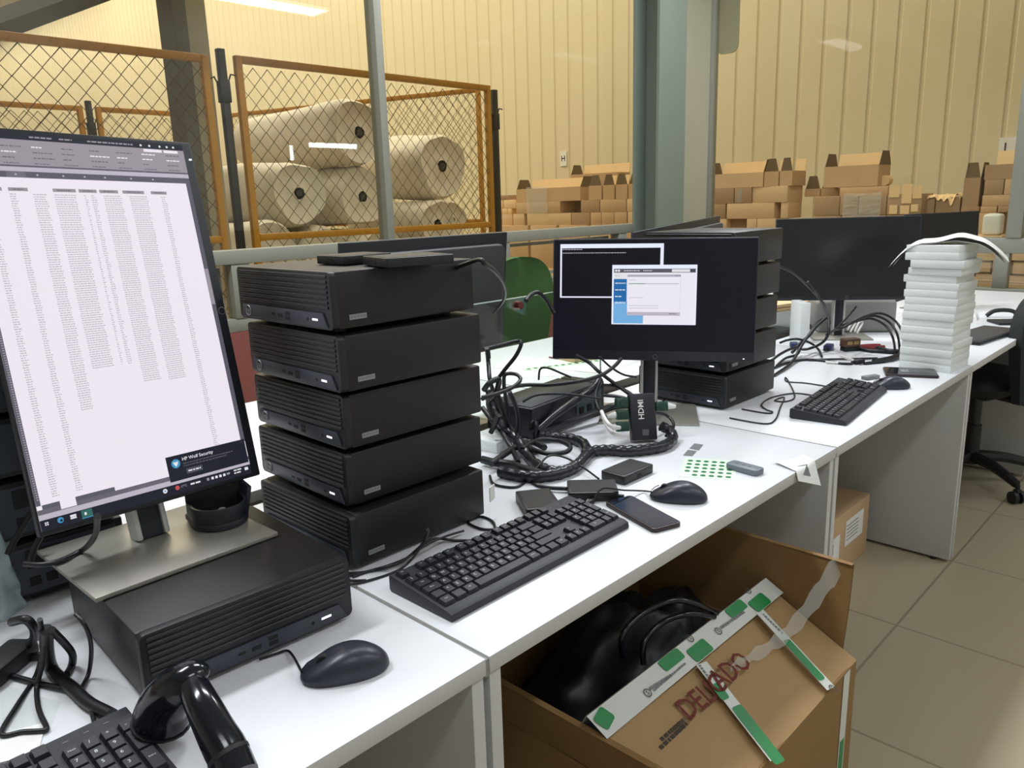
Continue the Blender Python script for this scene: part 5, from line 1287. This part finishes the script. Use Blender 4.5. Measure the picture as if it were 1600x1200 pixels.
# clear bag and papers at the left edge
q = at(18, 950, ZD)
cb = MB(); cb.grid(lambda u, v: V((.065 * math.cos(u * 6.2832) * (1 - .35 * v) * (1 + .5 * noise.noise(V((math.cos(u * 6.2832) * 2, math.sin(u * 6.2832) * 2, v * 5)))), .05 * math.sin(u * 6.2832) * (1 - .35 * v) * (1 + .5 * noise.noise(V((math.cos(u * 6.2832) * 2.4, math.sin(u * 6.2832) * 2.4, v * 6 + 7)))), .15 * v + .01 * noise.noise(V((u * 5, v * 3, 9))))), 48, 24, closeu=True)
tag(cb.build('clear_bag', M['clear'], loc=(q.x - .03, q.y + .02, ZD + .001), smooth=75), 'crumpled clear plastic bag standing at the left edge', 'bag')
q0, q1, q2, q3 = at(-60, 1180), at(75, 1150), at(95, 1098), at(-60, 1050)
pp = MB().poly([(p.x - q0.x, p.y - q0.y, .001) for p in (q0, q1, q2, q3)])
tag(pp.build('clear_sleeve', M['film'], loc=(q0.x, q0.y, ZD), smooth=0), 'clear plastic sleeve under the cords at the left edge', 'sleeve')
q0, q1, q2, q3 = at(-80, 1215), at(60, 1178), at(72, 1130), at(-80, 1170)
pp = MB().poly([(p.x - q0.x, p.y - q0.y, .0018) for p in (q0, q1, q2, q3)])
tag(pp.build('paper_sheet', M['white'], loc=(q0.x, q0.y, ZD), smooth=0), 'white paper sheet behind the bottom left keyboard', 'paper')

# ------------------------------------------------------------------ equipment behind the tangle
a, b_ = at(770, 662), at(868, 640)
t = thing('equipment_box', 'flat dark equipment case with an open side behind the cable tangle', 'computer', (.97, .70, ZD), .10)
MB().box(-.20, .14, -.055, .10, .004, .085, bev=.004).build('case', M['bezel'], t)
MB().box(-.19, .13, -.045, .09, .0848, .087, bev=.001).build('lid', M['pc_strip'], t)
MB().box(.005, .136, -.0575, -.054, .012, .072).build('open_bay', M['shade'], t)
MB().prism(rrect(.135, .17, -.05, .09, .01), .004, .088, bev=.003).build('end_cap', M['bezel'], t)
for x in (.02, .06, .1): MB().box(x, x + .02, -.06, -.057, .02, .04).build('socket', M['pc_slot'], t)
for lab, px, py, w_, d_, h_, rz in (('white cardboard box beside the right end of the stack, rear one', 792, 668, .10, .07, .04, .3), ('white cardboard box behind the stack, lower front one', 770, 705, .09, .10, .028, .1)):
    q = at(px, py)
    t = thing('small_white_box', lab, 'box', (q.x + .03, q.y + .03, ZD), rz)
    MB().box(-w_ / 2, w_ / 2, -d_ / 2, d_ / 2, 0, h_, bev=.002).build('box_body', M['whitebox'], t)
    MB().box(-w_ / 2 - .001, w_ / 2 + .001, -d_ / 2 - .001, d_ / 2 + .001, h_ * .62, h_ + .001, bev=.002).build('lid', M['whitebox'], t)
q = atY(752, 668, .36)
tag(MB().box(-.012, .012, -.001, .001, -.03, 0).build('hang_tag', M['white'], loc=(.352, .345, .815), rz=.4), 'white paper tag hanging at the right side of the stack', 'tag')
for lab, pix in (('white paper on the back desk below the green chair, left', [(770, 575), (840, 580), (860, 562), (800, 556)]), ('printed paper on the back desk behind the landscape monitor', [(845, 575), (930, 583), (960, 566), (880, 560)]), ('pale paper on the back desk nearest the green chair', [(800, 592), (905, 585), (880, 572), (800, 578)])):
    c = [at(x, y) for x, y in pix]; m_ = sum(c, V()) / 4; k_ = len(lab) % 3
    b = MB().prism([(p.x - m_.x, p.y - m_.y) for p in c], 0, .0006 + .0006 * k_)
    tag(b.build('paper_sheet', M['white'], loc=(m_.x, m_.y, ZD)), lab, 'paper')
q = at(880, 571)
t = thing('sticker_strip', 'strip of green stickers on the back desk behind the landscape monitor', 'stickers', (q.x, q.y, ZD + .002), -.4)
MB().box(-.16, .16, -.02, .02, 0, .0006).build('backing_sheet', M['green_pale'], t)
for k in range(11): MB().cyl((-.145 + k * .029, 0, .0006), (-.145 + k * .029, 0, .0012), .0085, n=12).build('sticker', M['green_dot'], t)
q = at(932, 562)
t = thing('parcel', 'small flat brown parcel on the back desk under the landscape monitor edge', 'box', (q.x, q.y + .05, ZD), -.2)
MB().box(-.10, .10, -.05, .05, 0, .035, bev=.003).build('box_body', M['card2'], t)
MB().box(-.10, .10, -.008, .008, .0345, .0356).build('tape', M['card3'], t)
cable('short red cord on the back desk left of the landscape monitor', path_at(ZD + .004, [(858, 558), (872, 560), (884, 557), (892, 552)]), .003, 'red_grip')

# ------------------------------------------------------------------ clutter under the large powered-off monitor
z7 = pz(1200, 440, 6.667)
q = at(1375, 522); 
t = thing('label_printer', 'grey label printer with ribbed lid behind the powered-off monitor', 'printer', (2.98, .66, ZD), -.95)
b = MB().box(-.17, .17, -.14, .14, 0, .15, bev=.025, seg=4); b.build('printer_body', M['printer'], t)
for k in range(6): MB().box(-.12, -.02, -.10 + k * .02, -.092 + k * .02, .1495, .1515).build('lid_rib', M['grey_label'], t)
q = at(1240, 500)
t = thing('grey_carton', 'dark grey-green box carrying pale papers behind the second tower', 'box', (2.75, .90, ZD), -.3)
MB().box(-.13, .11, -.10, .10, 0, .10, bev=.003).build('box_body', M['shade'], t)
for k, z in enumerate((.1005, .118)):
    tag(MB().box(-.12, .12, -.085, .085, 0, .015, bev=.002).build('paper_bundle', M['card_pale'], loc=(2.74 + .01 * k, .90, ZD + z), rz=-.3 + .05 * k), ['lower', 'upper'][k] + ' bundle of pale papers on the grey box behind the second tower', 'papers')
tag(MB().box(-.02, .02, -.06, .06, 0, .17, bev=.003).build('white_board', M['whitebox'], loc=(2.53, .69, ZD), rz=-.8), 'upright whitish panel board left of the powered-off monitor post', 'panel')
q = at(*z7(850, 720)); 
t = thing('wall_adapter', 'brown and black connector block with gold contacts under the powered-off monitor', 'connector', (q.x, q.y, ZD), -.6)
MB().box(-.032, .032, -.018, .018, 0, .018, bev=.003).build('block_base', M['rubber'], t)
MB().box(-.034, .034, -.019, .019, .018, .050, bev=.003).build('block_top', M['brown_conn'], t)
for k in range(2): MB().box(-.025 + k * .028, -.003 + k * .028, -.0205, -.019, .028, .040).build('contact', M['gold'], t)
for lab, c, rz in (('dark blue video plug near the foot of the second tower', (270, 690), .5), ('dark blue plug beside the brown connector block', (630, 710), .2)):
    q = at(*z7(*c)); t = thing('video_plug', lab, 'plug', (q.x, q.y, ZD), rz)
    MB().box(-.028, .028, -.016, .016, 0, .022, bev=.005).build('plug_body', M['plug_blue'], t); MB().box(.028, .042, -.012, .012, .005, .017, bev=.002).build('plug_shell', M['silver'], t)
    MB().tube([(-.028, 0, .011), (-.06, .004, .01)], .006, n=8).build('strain_relief', M['rubber'], t)
q = at(*z7(1060, 700))
t = thing('pliers', 'pliers with dark red grips lying under the powered-off monitor', 'tool', (q.x, q.y, ZD), -.75)
for s_ in (-1, 1): MB().tube(smooth_path([(-.06, s_ * .006, .008), (0, s_ * .018, .009), (.05, s_ * .016, .008)], 5), .008, n=8).build('grip', M['red_grip'], t)
MB().box(-.115, -.055, -.009, .009, .002, .016, bev=.004).build('jaws', M['rubber'], t)
q = at(*z7(935, 855))
t = thing('usb_adapter', 'small black adapter with a short white plug in front of the clutter', 'adapter', (q.x, q.y, ZD), -.3)
MB().box(-.024, .024, -.013, .013, 0, .016, bev=.003).build('adapter_case', M['rubber'], t)
MB().tube([(-.02, .005, .014), (-.04, .02, .024), (-.05, .04, .03)], .005).build('white_plug', M['plug_white'], t)
cable('thin white-ended cord left of the small black adapter', path_at(ZD + .005, [(600, 838), (680, 845), (760, 850)], z7), .0048, 'plug_white')
cable('black pen-like rod lying behind the small black adapter', path_at(ZD + .006, [(420, 815), (1140, 798)], z7), .004, 'rubber', name='rod', cat='rod')
arc_ = [(700, 500, .83), (790, 450, .86), (870, 425, .88), (1010, 360, .90), (1170, 330, .905), (1310, 395, .88), (1395, 520, .84), (1418, 690, .775), (1385, 770, .762), (1250, 820, .758), (1000, 850, .757)]
for k, lab in enumerate(('outermost', 'middle', 'innermost')):
    cable(lab + ' black cable of the arch left of the tower of white boxes', [p + V((-.012 * k, .012 * k, -.010 * k)) for p in path_at(0, arc_, z7)], .0046)
b = MB().tube(smooth_path(path_at(0, [(830, 500, .845), (880, 425, .865), (910, 430, .86), (860, 520, .84)], z7), 5), .004).tube(smooth_path(path_at(0, [(905, 520, .84), (950, 425, .87), (985, 430, .865), (930, 530, .84)], z7), 5), .004)
c_ = b.bm.verts[:] and V((0, 0, 0)); tag(b.build('cable_clip', M['plug_white']), 'white cable clips on the black cable arch', 'clip')
cable('black cable from the second tower to the powered-off monitor post, upper', [atX(1214, 415, 1.72), atX(1240, 427, 1.80), atX(1270, 455, 1.95), atX(1290, 480, 2.05), at(1297, 505, .87)], .004)
cable('black cable from the second tower to the powered-off monitor post, lower', [atX(1262, 440, 1.9), atX(1280, 465, 2.0), at(1296, 500, .88)], .004)
cable('black cable climbing from the second tower foot to the monitor post', path_at(0, [(60, 980, .755), (240, 850, .76), (330, 700, .79), (420, 560, .83), (540, 400, .87), (640, 380, .88)], z7), .0055)
cable('black cable falling from the monitor post to the desk', path_at(0, [(630, 420, .87), (630, 540, .83), (560, 640, .79), (400, 705, .765), (280, 690, .765)], z7), .0055)
cable('black cable lying along the desk behind the far keyboard', path_at(ZD + .005, [(60, 900), (200, 845), (400, 812), (620, 830), (760, 852), (880, 855)], z7), .0045)
cable('thin black cord bending left of the far keyboard', path_at(ZD + .003, [(700, 500, .84), (780, 420, .87), (880, 310, .91), (920, 260, .93)], z7), .004)
zk = pz(1140, 320, 3.158)
cable('thin black cord zigzagging from the far keyboard to the second tower', path_at(ZD + .003, [(485, 897), (380, 880), (285, 872), (275, 852), (290, 870), (322, 945), (280, 970), (222, 966), (270, 950), (250, 1000), (225, 1060), (170, 1080), (0, 1052)], zk), .0022)
cable('thin black cord curling on the desk in front of the second tower', path_at(ZD + .003, [(420, 942), (320, 930), (210, 950), (158, 985), (180, 1010), (212, 1022), (180, 1028), (60, 1008)], zk), .0022)
q = at(1360, 592)
tag(MB().box(-.03, .03, -.012, .012, 0, .012, bev=.002).build('usb_stick', M['grey_label'], loc=(q.x, q.y, ZD), rz=-.4), 'small grey stick beside the small far mouse', 'stick')
for lab, pts, r_ in (('black cord loop on the desk at the right foot of the second tower', [(40, 820, .80), (120, 760, .81), (240, 700, .80), (330, 690, .78), (300, 760, .765), (180, 800, .76), (90, 880, .757)], .005),
        ('black cord crossing in front of the blue video plug', [(120, 640, .82), (200, 610, .83), (320, 600, .82), (440, 640, .79), (520, 700, .765), (560, 780, .757)], .0045),
        ('grey-black cord rising from the blue plug to the monitor post', [(250, 740, .77), (340, 640, .80), (430, 560, .83), (500, 470, .86), (600, 380, .89)], .006),
        ('black cord lying under the pliers', [(900, 690, .756), (1040, 720, .756), (1200, 730, .757), (1400, 740, .757)], .007),
        ('black cord bundle left of the tower of white boxes, on the desk', [(1140, 690, .762), (1250, 720, .762), (1400, 735, .762), (1300, 790, .76), (1100, 830, .758)], .009)):
    cable(lab, path_at(0, pts, z7), r_)
# laptop, arch stand and tablet at the far end
m_, a_, L_, W_ = quad_pose([at(x, y, ZD + .02) for x, y in ((1500, 529), (1548, 534), (1577, 512), (1512, 506))])
t = thing('laptop', 'closed dark laptop on the farthest desk right of the white box tower', 'laptop', (m_.x, m_.y, ZD), a_)
MB().box(-L_ / 2, L_ / 2, -W_ / 2, W_ / 2, 0, .010, bev=.003).build('laptop_base', M['bezel'], t)
MB().box(-L_ / 2, L_ / 2, -W_ / 2, W_ / 2, .0108, .020, bev=.003).build('laptop_lid', M['bezel_back'], t)
q0, q1 = at(1541, 496), at(1592, 496)
t = thing('arched_handle', 'black arched stand on the back desk near the end window', 'stand', ((q0.x + q1.x) / 2, (q0.y + q1.y) / 2, ZD), math.atan2(q1.y - q0.y, q1.x - q0.x))
hl = (q1 - q0).length / 2
MB().tube(smooth_path([(-hl, 0, .008), (-hl * .6, 0, .030), (0, 0, .036), (hl * .6, 0, .030), (hl, 0, .008)], 6), .010, n=10).build('arch', M['rubber'], t)
q = at(1590, 507)
tag(MB().box(-.12, .12, -.06, .06, 0, .012, bev=.003).build('tablet', M['bezel'], loc=(q.x + .05, q.y, ZD), rz=-.9), 'dark tablet at the right edge of the farthest desk', 'tablet')
cable('white cord on the far desk behind the tower of white boxes', path_at(ZD + .02, [(1508, 483), (1518, 480), (1524, 486), (1525, 494)]), .004, 'plug_white')
cable('dark cord bundle on the back desk under the powered-off monitor edge', path_at(ZD + .01, [(1352, 470), (1370, 474), (1390, 471), (1400, 467), (1380, 465), (1356, 469)]), .008)
